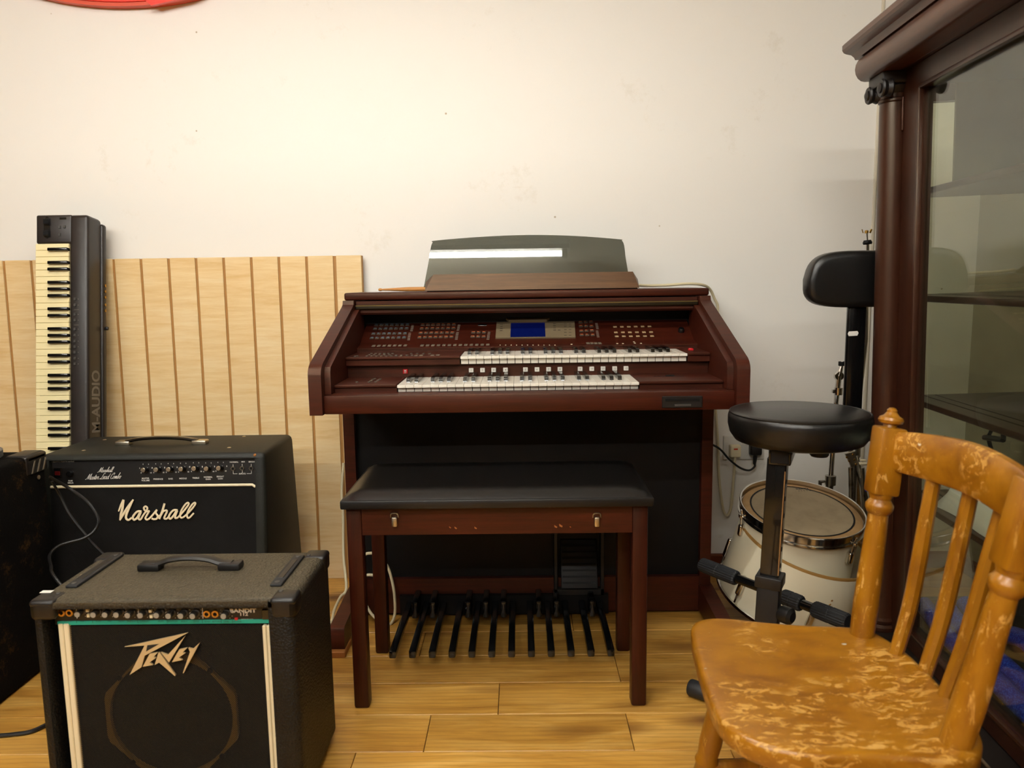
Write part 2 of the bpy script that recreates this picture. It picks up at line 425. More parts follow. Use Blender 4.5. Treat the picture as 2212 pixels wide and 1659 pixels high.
def part(name, mb, mat, parent=None, local=False, angle=35, label=None):
    M = wm(parent) if parent else Matrix.Identity(4)
    me = mb.mesh(name, None if (local or not parent) else M.inverted(), angle)
    me.materials.append(MAT[mat])
    o = bpy.data.objects.new(name, me); COL.objects.link(o)
    if parent: o.parent = parent
    TM[o.name] = M
    if label: o['label'] = label
    if name in STUFF: o['kind'] = 'stuff'
    return o
def single(name, mb, mat, label, cat, loc, group=None, angle=35):
    """a thing that is one mesh: origin at loc"""
    M = Matrix.Translation(V(loc)); me = mb.mesh(name, M.inverted(), angle); me.materials.append(MAT[mat])
    o = bpy.data.objects.new(name, me); COL.objects.link(o); o.matrix_world = M; TM[o.name] = M
    return tag(o, label, cat, group)
def inst(name, me, parent, M):
    o = bpy.data.objects.new(name, me); COL.objects.link(o); o.parent = parent
    o.matrix_local = wm(parent).inverted() @ M; TM[o.name] = M
    return o
def shared(name, mb, mat, angle=35):
    me = mb.mesh(name, None, angle); me.materials.append(MAT[mat]); return me
def struct(name, mb, mat):
    o = part(name, mb, mat); o['kind'] = 'structure'; return o
STUFF = ('blue_button_print', 'orange_button_print', 'indicator_bars', 'small_buttons', 'display_buttons', 'mount_holes', 'chipped_veneer', 'adjustment_holes', 'indicator_lights', 'tread')
def text(mb, s, size, M, bold=0.0, sx=1.0, extrude=0.0, align='CENTER', shear=0.0):
    key = (s, bold, extrude, align, shear)
    if key not in _tc:
        cu = bpy.data.curves.new('txt', 'FONT'); cu.body = s; cu.size = 1.0; cu.offset = bold; cu.extrude = extrude
        cu.align_x = align; cu.align_y = 'CENTER'; cu.resolution_u = 3; cu.shear = shear
        ob = bpy.data.objects.new('txt', cu); COL.objects.link(ob)
        me = bpy.data.meshes.new_from_object(ob.evaluated_get(bpy.context.evaluated_depsgraph_get()))
        _tc[key] = ([v.co.copy() for v in me.vertices], [tuple(p.vertices) for p in me.polygons])
        bpy.data.objects.remove(ob); bpy.data.meshes.remove(me); bpy.data.curves.remove(cu)
    vs, fs = _tc[key]
    mb.add([V((v.x * size * sx, v.y * size, v.z)) for v in vs], fs, M)

# ------------------------------------------------------------------ the room
WY, WX0, WX1, WF = 2.70, -4.2, 1.585, -4.6
struct('wall_back', MB().box(WX0 - .1, WX1 + .1, WY, WY + .1, -.02, CEIL + .05), 'wall')
struct('wall_right', MB().box(WX1, WX1 + .1, WF - .1, WY, -.02, CEIL + .05), 'wall_shaded')
struct('wall_left', MB().box(WX0 - .1, WX0, WF - .1, WY, -.02, CEIL + .05), 'ochre_wall')
struct('wall_front', MB().box(WX0, WX1, WF - .1, WF, -.02, CEIL + .05), 'ochre_wall')
struct('ceiling', MB().box(WX0, WX1, WF, WY, CEIL, CEIL + .05), 'ceiling')
floor = struct('floor', MB().box(WX0, WX1, WF, WY, -.06, -.016), 'floor_base')
struct('baseboard_back', MB().prism([(WY, 0), (WY - .014, 0), (WY - .014, .052), (WY - .009, .058), (WY, .058)], 0, WX0, WX1), 'skirt')
struct('baseboard_right', MB().prism([(WX1, 0), (WX1 - .014, 0), (WX1 - .014, .052), (WX1, .058)], 1, WF, WY - .016), 'skirt')
struct('trim_1', MB().rbox(1.216, 1.226, WY - .007, WY, .06, CEIL, .002, 1), 'ceiling')
joints = {1.605: [-.232, .246], 1.755: [-.067], 1.905: [.254], 1.455: [-.385, .462], 2.055: [-.30, .62], 2.205: [.15], 2.355: [-.45, .40], 2.505: [-.05], 2.64: [.5]}
Y = -.645
ys = []
while Y < WY - .01:
    ys.append(round(Y, 3)); Y += .15
for i, y0 in enumerate(ys):
    y1 = min(y0 + .15, WY)
    key = min(joints, key=lambda k: abs(k - y0))
    js = list(joints[key]) if abs(key - y0) < .03 else [-.4 + .63 * ((i * 37) % 10) / 10, .75]
    js = [WX0, -2.1 + .1 * (i % 3), -1.15 + .27 * (i % 4) - .3] + js + [WX1]
    js = sorted(set(js))
    js = [x for k, x in enumerate(js) if k == 0 or x - js[k - 1] > .2]
    if js[-1] != WX1: js[-1] = WX1
    for x0, x1 in zip(js[:-1], js[1:]):
        b = MB().rbox(0, x1 - x0 - .0016, 0, y1 - y0 - .0012, -.016, 0, .0012, 1)
        me = shared('plank', b, 'oak')
        inst('plank', me, floor, Matrix.Translation((x0 + .0008, y0 + .0006, 0)))
for k in range(30):
    y0 = -.645 - .15 * (k + 1)
    if y0 < WF: break
    for x0, x1 in ((WX0, -1.3 + .2 * (k % 3)), (-1.3 + .2 * (k % 3), WX1)):
        inst('plank', shared('plank', MB().box(0, x1 - x0 - .002, 0, .1485, -.016, 0), 'oak'), floor, Matrix.Translation((x0 + .001, y0 + .0006, 0)))

# ceiling lamps: the organ's fluorescent batten and the added fill battens
lamp_names = ['long fluorescent batten on the ceiling above the electric organ', 'added fill-light batten on the ceiling behind the camera, over the left side',
              'added fill-light batten on the ceiling behind the camera, over the right side', 'added fill-light batten at the far end of the ceiling, over the left side', 'added fill-light batten at the far end of the ceiling, over the right side']
for (x0, x1, y), lb in zip(TUBES, lamp_names):
    t_ = thing('ceiling_lamp', lb, 'lamp', ((x0 + x1) / 2, y, CEIL), group='fluorescent ceiling lamps')
    part('housing', MB().rbox(x0 - .05, x1 + .05, y - .035, y + .035, CEIL - .045, CEIL, .006), 'lamp_body', t_)
    for e, sg in ((x0, -1), (x1, 1)):
        part('end_cap', MB().rbox(min(e, e + sg * .03), max(e, e + sg * .03), y - .02, y + .02, CEIL - .105, CEIL - .04, .004), 'lamp_cap', t_)
    if y > 1: part('side_shade', MB().add([(x0 - .04, y + .034, CEIL - .044), (x1 + .04, y + .034, CEIL - .044), (x1 + .04, y + .062, CEIL - .110), (x0 - .04, y + .062, CEIL - .110), (x0 - .04, y + .036, CEIL - .044), (x1 + .04, y + .036, CEIL - .044), (x1 + .04, y + .064, CEIL - .110), (x0 - .04, y + .064, CEIL - .110)], [(0, 1, 2, 3), (7, 6, 5, 4), (0, 4, 5, 1), (1, 5, 6, 2), (2, 6, 7, 3), (3, 7, 4, 0)]), 'lamp_cap', t_)
    part('tube', MB().tube([(x0 + .001, y, CEIL - .085), (x1 - .001, y, CEIL - .085)], .0145, 14), 'tube_near' if y > 1 else 'tube', t_)

# ------------------------------------------------------------------ slat wall panel
SB = 2.641      # front face at the floor
st = thing('slatwall_panel', 'light maple slatwall board stood on end against the wall', 'panel', (-1.2, SB, 0), Matrix.Rotation(R(-1.1), 3, 'X'))
XR_ = py(781, 556, 2.66).x; PT = .0958; ST = 1.153
NS = 19
part('backing_board', MB().box(XR_ - NS * PT + 1.2, XR_ + 1.2, .006, .019, .001, ST - .001), 'slat_groove', st, local=True)
sl = MB().rbox(-(PT - .009) / 2, (PT - .009) / 2, 0, .0065, 0, ST, .001, 1); slm = shared('slat', sl, 'slat')
for k in range(NS):
    inst('slat', slm, st, wm(st) @ Matrix.Translation((XR_ + 1.2 - (k + .5) * PT + (.002 if k == 0 else 0), 0, 0)))

# ------------------------------------------------------------------ red object at top of wall
red_c = py(272, 13, WY - .03)
rw = thing('red_wall_disc', 'scarlet plastic round object hung high on the white wall, cut by the top edge', 'wall decoration', (red_c.x, WY - .002, red_c.z))
ell = [(red_c.x + .62 * math.cos(a), red_c.z + .30 + .30 * math.sin(a)) for a in [2 * math.pi * i / 64 for i in range(64)]]
ell2 = [(red_c.x + .60 * math.cos(a), red_c.z + .304 + .292 * math.sin(a)) for a in [2 * math.pi * i / 64 for i in range(64)]]
part('rim', MB().prism(ell, 1, WY - .03, WY - .001), 'coral', rw)
part('face', MB().prism(ell2, 1, WY - .036, WY - .03), 'scarlet', rw)
a, b = py(329, 14, WY - .04), py(318, 4, WY - .04); c, d = py(420, -6, WY - .04), py(440, -30, WY - .04)
part('wedge', MB().prism([(a.x, a.z), (c.x, c.z), (d.x, d.z), (b.x, b.z)], 1, WY - .05, WY - .036), 'scarlet', rw)

# ------------------------------------------------------------------ upright keyboard
kl = R(8.5)
KT = 1.295; KY = 2.36
kx0, kx1 = -1.592, -1.420
kb = thing('keyboard', 'black piano keyboard with yellowed keys stood upright on its end by the wall', 'keyboard', (0, KY, 0), Matrix.Rotation(-kl, 3, 'X'))
# local: x as world, y into the wall, z up along the keyboard
KH = KT / math.cos(kl)
b = MB()
kx_keys = kx0 + .108
key_top = KH - .096
KB0 = 0.002
b.rbox(kx_keys, kx1, 0, .085, KB0, KH, .012, 3)
part('case', b, 'brown_plastic', kb, True)
part('end_block', MB().rbox(kx0, kx_keys + .01, 0, .07, key_top + .001, KH, .006, 3), 'brown_plastic', kb, True)
part('key_bed', MB().rbox(kx0 + .002, kx_keys + .004, .012, .07, KB0, key_top + .02, .004), 'black_satin', kb, True)
part('rear_shell', MB().rbox(kx0 + .03, kx1 + .006, .080, .105, KB0, KH - .014, .008, 3), 'brown_plastic', kb, True)
KP = .02175
nk = int(key_top / KP)
wk = shared('white_key', MB().rbox(kx0, kx_keys + .002, -.003, .014, .0004, KP - .0004, .0012, 1), 'cream_key')
bk = shared('black_key', MB().rbox(kx0 + .045, kx_keys + .003, -.014, .004, -.0052, .0052, .002, 2), 'black_gloss')
pat = [1, 0, 1, 1, 0, 1, 1]      # from the top of the keyboard downwards, starting at A
seq = pat
for i in range(nk):
    z = key_top - (i + 1) * KP
    inst('white_key', wk, kb, wm(kb) @ Matrix.Translation((0, 0, z)))
    if seq[i % 7] and z > .02 and i < nk - 1:
        inst('black_key', bk, kb, wm(kb) @ Matrix.Translation((0, 0, z + (.0015 if seq[i % 7] else 0))))
def kq(x, y): # pixel on the keyboard's front face, local coordinates
    n = wm(kb).to_3x3() @ V((0, -1, 0)); p = pp(x, y, wm(kb) @ V((0, 0, 0)), n)
    return wm(kb).inverted() @ p
wheel_well = MB()
ov = [kq(102, 492).x, kq(102, 492).z]
wheel_well.prism([(ov[0] + .0105 * math.cos(q), ov[1] + .036 * math.sin(q)) for q in [2 * math.pi * i / 24 for i in range(24)]], 1, -.002, .004)
ww = part('wheel_well', wheel_well, 'black_gloss', kb, True)
for yy in (480, 505):
    q = kq(103, yy)
    m = MB().lathe([(.0, -.009), (.011, -.009), (.0125, -.008), (.0125, .008), (.011, .009), (0, .009)], 18, Matrix.Translation((q.x, .002, q.z)) @ Matrix.Rotation(R(90), 4, 'Y') @ Matrix.Scale(1, 4))
    for i in range(-4, 5): m.rbox(q.x - .009, q.x + .009, -.0125, -.009, q.z + i * .002 - .0004, q.z + i * .002 + .0004, .0002, 1)
    part('pitch_wheel', m, 'rubber', kb, True)
q = kq(136, 472); part('display_window', MB().rbox(q.x - .011, q.x + .011, -.0012, .002, q.z - .0035, q.z + .0035, .0006, 1), 'black_gloss', kb, True)
bt = shared('button', MB().rbox(-.0036, .0036, -.003, .001, -.0048, .0048, .0008, 1), 'dark_grey')
for x, y in ((129, 491), (139.5, 490), (129, 507)) + tuple((162, yy) for yy in (646, 659, 679, 691.5, 711, 724, 737, 749, 761, 774, 786)):
    q = kq(x, y); inst('button', bt, kb, wm(kb) @ Matrix.Translation((q.x, 0, q.z)))
dots = MB()
for yy in (646, 659, 679, 691.5, 711, 724, 737, 749, 761, 774, 786):
    q = kq(169, yy); dots.lathe([(.0009, 0), (.0009, .0006)], 8, Matrix.Translation((q.x, .0, q.z)) @ Matrix.Rotation(R(90), 4, 'X'))
for yy in (669, 702): q = kq(165, yy); dots.box(q.x - .008, q.x + .008, -.0004, .001, q.z - .0003, q.z + .0003)
part('indicator_lights', dots, 'grey_print', kb, True)
lg = MB()
# lettering runs up the right-hand edge face (facing +x)
lz = kq(150, 880).z
text(lg, 'M-AUDIO', .066, frame((kx1 + .0007, .046, lz + .018), (0, 0, 1), (0, -1, 0)), .030, .74)
part('lettering', lg, 'grey_logo', kb, True)
jk = shared('jack_socket', MB().lathe([(.0035, 0), (.005, 0), (.005, .0025), (.0035, .0025)], 12), 'brass')
for yy in (601, 614, 627, 644, 657): inst('jack_socket', jk, kb, wm(kb) @ Matrix.Translation((kx1 + .006, .092, kq(150, yy + 8).z)) @ Matrix.Rotation(R(90), 4, 'Y'))
part('power_knob', MB().rbox(kx1 + .006, kx1 + .018, .086, .096, kq(150, 705).z - .006, kq(150, 705).z + .006, .003), 'black_satin', kb, True)

# ------------------------------------------------------------------ helper: open-fronted amp shell
def shell(x0, x1, y0, y1, z0, z1, r, inner, depth):
    b = bmesh.new(); bmesh.ops.create_cube(b, size=1)
    for v in b.verts: v.co = V((x0 if v.co.x < 0 else x1, y0 if v.co.y < 0 else y1, z0 if v.co.z < 0 else z1))
    bmesh.ops.bevel(b, geom=list(b.edges), offset=r, segments=3, affect='EDGES', profile=.5)
    b.faces.ensure_lookup_table()
    f = max((f for f in b.faces if f.normal.y < -.99), key=lambda f: f.calc_area())
    bmesh.ops.inset_region(b, faces=[f], thickness=.001)
    ix0, ix1, iz0, iz1 = inner; cx, cz = (x0 + x1) / 2, (z0 + z1) / 2
    for v in f.verts: v.co.x = ix0 if v.co.x < cx else ix1; v.co.z = iz0 if v.co.z < cz else iz1
    r_ = bmesh.ops.extrude_discrete_faces(b, faces=[f])
    for v in r_['faces'][0].verts: v.co.y += depth
    return MB().bm(b)

# ------------------------------------------------------------------ black amp with script logo
mx0, mx1, mH = -1.411, -.748, .572
def mw(p):      # tapers towards the top, front and back
    t = p.z / mH; yf = 2.105 + .065 * t; yb = 2.50 - .055 * t
    s_ = (p.y - 2.105) / (2.50 - 2.105)
    return (p.x, yf + (yb - yf) * s_, p.z)
ma = thing('guitar_amplifier', 'large black combo amp with cream script logo, behind the smaller amp', 'amplifier', ((mx0 + mx1) / 2, 2.3, 0))
mp0 = V((0, 2.105, 0)); mnr = V((0, -1, 0.065 / mH)).normalized()
def mq(x, y, d=0): # pixel on the amp's front plane pushed in by d
    return pp(x, y, mp0 - mnr * d, mnr)
inz1 = mq(340, 990).z; inz0 = .035
part('cabinet', shell(mx0, mx1, 2.105, 2.50, .008, mH, .017, (mx0 + .03, mx1 - .030, inz0, inz1), .022).warp(mw), 'tolex_green', ma)
pyp = mq(340, 1053, .008)
panel_bot = mq(340, 1048).z
pnl = MB().box(mx0 + .031, mx1 - .031, 2.105 + .012, 2.105 + .024, panel_bot, inz1 + .002)
pnl.v = [V((p.x, p.y + .065 * p.z / mH, p.z)) for p in pnl.v]
mpan = part('control_panel', pnl, 'black_satin', ma)
gr = MB().box(mx0 + .031, mx1 - .031, 2.105 + .005, 2.105 + .022, inz0, panel_bot - .007)
gr.v = [V((p.x, p.y + .065 * p.z / mH, p.z)) for p in gr.v]
part('grille', gr, 'grille', ma)
zz = panel_bot - .003
part('piping', MB().tube([(mx0 + .031, 2.105 + .065 * zz / mH + .004, zz), (mx1 - .040, 2.105 + .065 * zz / mH + .004, zz), (mx1 - .031, 2.105 + .065 * (zz - .004) / mH + .004, zz - .006)], .0042, 10), 'cream', ma)
PD = .012 * mnr.y * -1      # depth of the panel face
xdir = V((1, 0, 0)); udir = V((0, .065 / mH, 1)).normalized()
def mfr(x, y, d=.0118, lift=.0006):
    p = mq(x, y, d) + mnr * lift; return frame(p, xdir, udir)
lt = MB()
kn = shared('knob', MB().lathe([(.0095, 0), (.0095, .003), (.0078, .004), (.0072, .0165), (.0068, .017), (.0, .017)], 18), 'black_gloss')
kc = shared('knob_cap', MB().lathe([(.0066, .0165), (.0066, .0183), (.0060, .0188), (0, .0188)], 18), 'steel')
for (x, y), nm in zip(((150, 190), (345, 185), (537, 180), (727, 175), (925, 168), (1115, 170), (1303, 162)), ('MASTER\nVOLUME', 'PRESENCE', 'BASS', 'MIDDLE', 'TREBLE', 'NORMAL\nGAIN', 'BRIGHT\nGAIN')):
    X_, Y_ = 290 + (x + 30) / 7.135, 985 + (y + 15) / 7.135
    k_ = inst('knob', kn, mpan, mfr(X_, Y_))
    cap_o = inst('knob_cap', kc, mpan, mfr(X_, Y_))
    text(lt, nm, .0062, mfr(X_ - .8, Y_ + 22, lift=.0004), .02)
    for ii, s_ in enumerate('0246810'[:6]):
        a_ = R(220 - ii * 52); Mx = mfr(X_, Y_, lift=.0004) @ Matrix.Translation((.0185 * math.cos(a_), .0165 * math.sin(a_), 0))
        text(lt, ('0', '2', '4', '6', '8', '10')[ii], .0055, Mx, .02)
jn = shared('input_jack', MB().lathe([(.0045, 0), (.0045, .003), (.0066, .003), (.0070, .0022), (.0072, 0)], 6), 'chrome_old')
jh = shared('jack_hole', MB().lathe([(.0044, .0002), (0, .0002)], 14, cap=False), 'black')
for (x, y), nm in zip(((1525, 195), (1665, 190), (1805, 190)), ('NORMAL', 'MIX', 'BRIGHT')):
    X_, Y_ = 290 + x / 7.135, 985 + y / 7.135
    inst('input_jack', jn, mpan, mfr(X_, Y_)); inst('jack_hole', jh, mpan, mfr(X_, Y_))
    text(lt, nm, .0062, mfr(X_ + 2, Y_ - 14, lift=.0004), .02)
    lt.box(-.0006, .0006, .006, .013, 0, .0003, mfr(X_, Y_, lift=.0003)); lt.box(-.0006, .0006, -.014, -.006, 0, .0003, mfr(X_, Y_, lift=.0003))
q0, q1 = mq(290 + 1525 / 7.135, 985 + 275 / 7.135, .0118), mq(290 + 1805 / 7.135, 985 + 270 / 7.135, .0118)
zc_ = (q0.z + q1.z) / 2
for xa, xb in ((q0.x, q0.x + .012), (q1.x - .013, q1.x)): lt.box(xa - .0005, xb + .0005, 0, .0003, -.0006, .0006, Matrix.Translation((0, (q0.y + q1.y) / 2 - .0006, zc_)))
text(lt, 'INPUTS', .006, mfr(290 + 1665 / 7.135, 985 + 275 / 7.135, lift=.0004), .02)
text(lt, 'FUSE\n500mA', .0060, mfr(152.5, 1041, lift=.0004), .02)
text(lt, 'This apparatus must be earthed', .0058, mfr(133, 997, lift=.0004), .01)
# script lettering: polyline letters
SL = {'M': ([[(-.35, .12), (-.1, 0), (.25, .6), (.75, 2.1), (.62, .05), (1.45, 2.2), (1.28, .5), (1.3, .05), (1.5, .1)]], 1.45),
      'a': ([[(.62, .85), (.4, 1), (.1, .65), (.08, .2), (.25, 0), (.5, .3), (.68, .9), (.6, .3), (.7, 0), (.9, .2)]], .85),
      'r': ([[(0, .2), (.25, .95), (.3, .85), (.55, .95), (.45, .4), (.5, 0), (.7, .2)]], .62),
      's': ([[(0, .2), (.35, 1.05), (.42, .6), (.5, .2), (.3, 0), (.1, .1)], [(.45, .1), (.7, .25)]], .62),
      'h': ([[(0, .2), (.35, 1.2), (.55, 2.1), (.45, 2.2), (.3, 1.4), (.15, 0), (.4, .85), (.6, .95), (.6, .5), (.62, .05), (.85, .2)]], .8),
      'l': ([[(0, .2), (.35, 1.2), (.55, 2.1), (.45, 2.2), (.28, 1.3), (.18, .3), (.28, 0), (.5, .2)]], .45),
      't': ([[(0, .2), (.4, 1.7), (.2, .4), (.3, 0), (.5, .2)], [(.1, 1.15), (.55, 1.2)]], .45),
      'e': ([[(0, .25), (.4, .6), (.42, .95), (.22, 1), (.08, .5), (.22, 0), (.6, .25)]], .58),
      'L': ([[(1.5, 1.9), (1.3, 2.2), (1.0, 1.9), (.75, .8), (.4, .05), (.05, .1), (.1, .3), (.5, .15), (.9, 0), (1.25, .2)]], 1.15),
      'd': ([[(.62, .85), (.4, 1), (.1, .65), (.08, .2), (.25, 0), (.5, .3), (.95, 2.1), (.62, .3), (.7, 0), (.9, .2)]], .85),
      'C': ([[(.9, 1.5), (1.15, 1.9), (1.0, 2.2), (.6, 2.0), (.2, 1.2), (.2, .35), (.5, 0), (.95, .3)]], .95),
      'o': ([[(.4, 1), (.12, .7), (.1, .2), (.3, 0), (.55, .3), (.52, .8), (.38, .95), (.8, .85)]], .68),
      'm': ([[(0, .3), (.2, .95), (.15, 0), (.4, .9), (.5, .85), (.45, 0), (.7, .9), (.82, .85), (.78, .2), (.88, 0), (1.05, .2)]], 1.0),
      'b': ([[(0, .2), (.35, 1.2), (.55, 2.1), (.45, 2.2), (.28, 1.3), (.15, .3), (.3, 0), (.5, .3), (.48, .75), (.8, .7)]], .7), ' ': ([], .5)}
def script(mb, s_, M, h, r, shear=.42):
    x = 0
    for ch in s_:
        st_, adv = SL[ch]
        for pl in st_:
            pts = [M @ V(((x + p.x + shear * p.y) * h, p.y * h, 0)) for p in smooth([(a, b, 0) for a, b in pl], 4)]
            mb.tube(pts, r, 4)
        x += adv
    return x * h
p0, p1 = mq(209, 1021, .0118), mq(251, 1011, .0118)
script(lt, 'Marshall', frame(mq(212, 1020.5, .0112), V((1, 0, .02)), udir), .0068, .00062)
script(lt, 'Master Lead Combo', frame(mq(186, 1036, .0112), V((1, 0, .02)), udir), .0078, .00068)
part('lettering', lt, 'white_print', mpan)
part('power_switch', MB().rbox(-.011, .011, -.014, .014, 0, .004, .001, 1, mfr(126, 1021)), 'black_gloss', mpan)
part('switch_light', MB().rbox(-.008, .008, -.006, .006, .002, .005, .001, 1, mfr(126, 1022)), 'red_dark', mpan)
part('fuse_holder', MB().lathe([(.009, 0), (.009, .004), (.007, .012), (0, .012)], 16, mfr(153, 1023)), 'black_gloss', mpan)
# big script logo, traced in strokes
LG = [([(195, 488), (250, 350), (312, 212)], [16, 26, 30]), ([(318, 212), (285, 430), (250, 560), (228, 700)], [24, 32, 30, 18]),
      ([(228, 700), (320, 540), (420, 380), (545, 208)], [18, 30, 30, 20]), ([(545, 208), (460, 380), (385, 560), (375, 650), (430, 695), (510, 640)], [20, 28, 30, 30, 26, 24]),
      ([(745, 492), (650, 490), (565, 570), (535, 640), (570, 690), (640, 640), (705, 515)], 27), ([(735, 500), (690, 600), (672, 665), (720, 680), (790, 570), (865, 470), (880, 405), (840, 370), (797, 405), (825, 465), (890, 495), (925, 480), (865, 590), (835, 655), (880, 685), (960, 630), (1110, 448)], 24),
      ([(1110, 448), (1085, 525), (1130, 600), (1100, 665), (1030, 675), (985, 655)], 25), ([(1120, 630), (1190, 580), (1230, 530)], 22),
      ([(1292, 300), (1235, 490), (1165, 670)], 28), ([(1195, 600), (1260, 495), (1330, 465), (1350, 495), (1300, 600), (1285, 655), (1340, 665), (1400, 610)], 24),
      ([(1605, 462), (1510, 460), (1425, 545), (1395, 625), (1430, 665), (1500, 600), (1570, 485)], 26), ([(1600, 470), (1555, 580), (1545, 645), (1600, 640), (1670, 570), (1770, 455), (1865, 325), (1850, 282), (1790, 320), (1700, 455), (1665, 560), (1675, 630), (1725, 635), (1800, 580), (1925, 455), (2022, 325), (2015, 280), (1955, 320), (1865, 455), (1830, 560), (1840, 635), (1890, 635), (1990, 530)], 23)]
lg = MB()
def gq(x, y): return pp(x, y, mp0 - mnr * .003, mnr) + mnr * .004
for pl, rr in LG:
    pts = smooth([gq(240 + x / 11.06, 1060 + y / 11.06) for x, y in pl], 5)
    pr = rr if isinstance(rr, list) else [rr] * len(pl); rs = []
    for i in range(len(pl) - 1): rs += [pr[i] + (pr[i + 1] - pr[i]) * j / 5 for j in range(5)]
    rs.append(pr[-1]); lg.tube(pts, [q_ / 11.06 * .00132 for q_ in rs], 8, flat=mnr)
part('logo', lg, 'cream_logo', ma)
# strap handle
hy = 2.305
hx0, hx1 = pz(262, 957, mH).x, pz(455, 955, mH).x
hnd = part('handle', MB().tube(smooth([(hx0 + .03, hy, mH + .010), (hx0 + .075, hy, mH + .018), ((hx0 + hx1) / 2, hy, mH + .021), (hx1 - .075, hy, mH + .018), (hx1 - .03, hy, mH + .010)], 6), .013, 8, flat=(0, 0, 1)), 'black_gloss', ma)
for s0, s1 in ((hx0, hx0 + .045), (hx1 - .045, hx1)):
    part('end_cap', MB().rbox(s0, s1, hy - .015, hy + .015, mH - .001, mH + .013, .004), 'steel', hnd)
scw = shared('screw', MB().lathe([(.006, 0), (.006, .001), (.004, .002), (0, .002)], 12), 'steel')
for x, y in ((226, 950), (181, 973), (527, 943), (495, 967)):
    p = pz(x, y, mH); inst('screw', scw, ma, Matrix.Translation((p.x, p.y, mH - .0005)))
part('worn_corner', MB().rbox(mx1 - .034, mx1 - .026, 2.168, 2.178, mH - .012, mH - .004, .003), 'block', ma)

# ------------------------------------------------------------------ grey amp in front
gx0, gx1, gy0, gy1, gH = -.957, -.443, 1.400, 1.672, .452
ga = thing('guitar_amplifier', 'grey-black combo amp with teal stripe and pointed metal logo, at the front left', 'amplifier', ((gx0 + gx1) / 2, 1.53, 0))
GY = gy0 + .028
def gp(x, y, Y=GY): return py(x, y, Y)
ix0, ix1 = gp(96, 1400, gy0).x, gp(584, 1400, gy0).x
izt = py(340, 1301, gy0).z
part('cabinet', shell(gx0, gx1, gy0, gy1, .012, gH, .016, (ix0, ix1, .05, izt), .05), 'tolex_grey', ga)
part('baffle', MB().box(ix0 + .001, ix1 - .001, GY + .018, GY + .021, .051, izt - .001), 'baffle', ga)
ft = shared('foot', MB().lathe([(.016, 0), (.018, .003), (.018, .013), (0, .013)], 14), 'rubber')
for x in (gx0 + .05, gx1 - .05):
    for y in (gy0 + .05, gy1 - .05): inst('foot', ft, ga, Matrix.Translation((x, y, 0)))
zt0, zt1 = gp(350, 1338).z, izt
gpan = part('control_panel', MB().box(gp(118, 1320).x, ix1 - .001, GY - .002, GY + .01, gp(350, 1346).z, izt - .0005), 'black_satin', ga)
part('teal_stripe', MB().box(gp(126, 1340).x, gp(583, 1342).x, GY - .0035, GY - .001, gp(350, 1346.5).z, gp(350, 1338.5).z), 'teal', gpan)
part('upper_stripe', MB().box(gp(165, 1303).x, gp(555, 1303).x, GY - .0030, GY - .001, gp(350, 1306).z, gp(350, 1302.5).z), 'teal_dark', gpan)
part('grille', MB().box(gp(150, 1400).x, gp(568, 1400).x, GY - .001, GY, .055, gp(350, 1350).z), 'cloth_open', ga)
wt = MB()
for xa, xb in ((gp(128, 1345).x, gp(138.5, 1345).x), (gp(139.5, 1345).x, gp(151, 1345).x)): wt.rbox(xa, xb, GY - .006, GY + .004, .052, gp(200, 1345).z, .0015, 1)
part('trim_strip', wt, 'cream', ga)
wt = MB()
for xa, xb in ((gp(568, 1350).x, gp(576, 1350).x), (gp(577, 1350).x, gp(585, 1350).x)): wt.rbox(xa, xb, GY - .006, GY + .004, .052, gp(570, 1349).z, .0015, 1)
part('trim_strip', wt, 'cream', ga)
# speaker: octagonal gasket ring with bolt heads behind the cloth
sc_ = py(372, 1546, GY + .012); rr = .135
def ring(r0, r1, y0, y1, n=48, oct_=False):
    m = MB(); vs = []; fs = []
    for y in (y0, y1):
        for rad in (r0, r1):
            for j in range(n):
                a_ = 2 * math.pi * j / n; q = rad
                if rad == r1 and oct_:
                    sq = max(abs(math.cos(a_)), abs(math.sin(a_)), (abs(math.cos(a_)) + abs(math.sin(a_))) / 1.37); q = rad / sq * .985
                vs.append((sc_.x + q * math.cos(a_), y, sc_.z + q * math.sin(a_)))
    for j in range(n):
        k = (j + 1) % n
        fs += [(j, k, n + k, n + j), (2 * n + j, 3 * n + j, 3 * n + k, 2 * n + k), (n + j, n + k, 3 * n + k, 3 * n + j), (j, 2 * n + j, 2 * n + k, k)]
    return m.add(vs, fs)
spk = part('speaker_ring', ring(.1245, .135, GY + .008, GY + .018, 64, True), 'gasket', ga)
part('cone', MB().lathe([(.1243, 0), (.118, .004), (.045, .05), (.043, .05), (.03, .036), (0, .030)], 36, Matrix.Translation((sc_.x, GY + .0165, sc_.z)) @ Matrix.Rotation(R(-90), 4, 'X') @ Matrix.Scale(.06, 4, (0, 0, 1)), cap=False), 'cone', spk)
bl = shared('bolt', MB().lathe([(.006, 0), (.006, .003), (0, .003)], 8), 'black')
for k in range(4):
    a_ = R(45 + 90 * k + 4); inst('bolt', bl, spk, Matrix.Translation((sc_.x + .131 * math.cos(a_), GY + .008, sc_.z + .131 * math.sin(a_))) @ Matrix.Rotation(R(90), 4, 'X'))
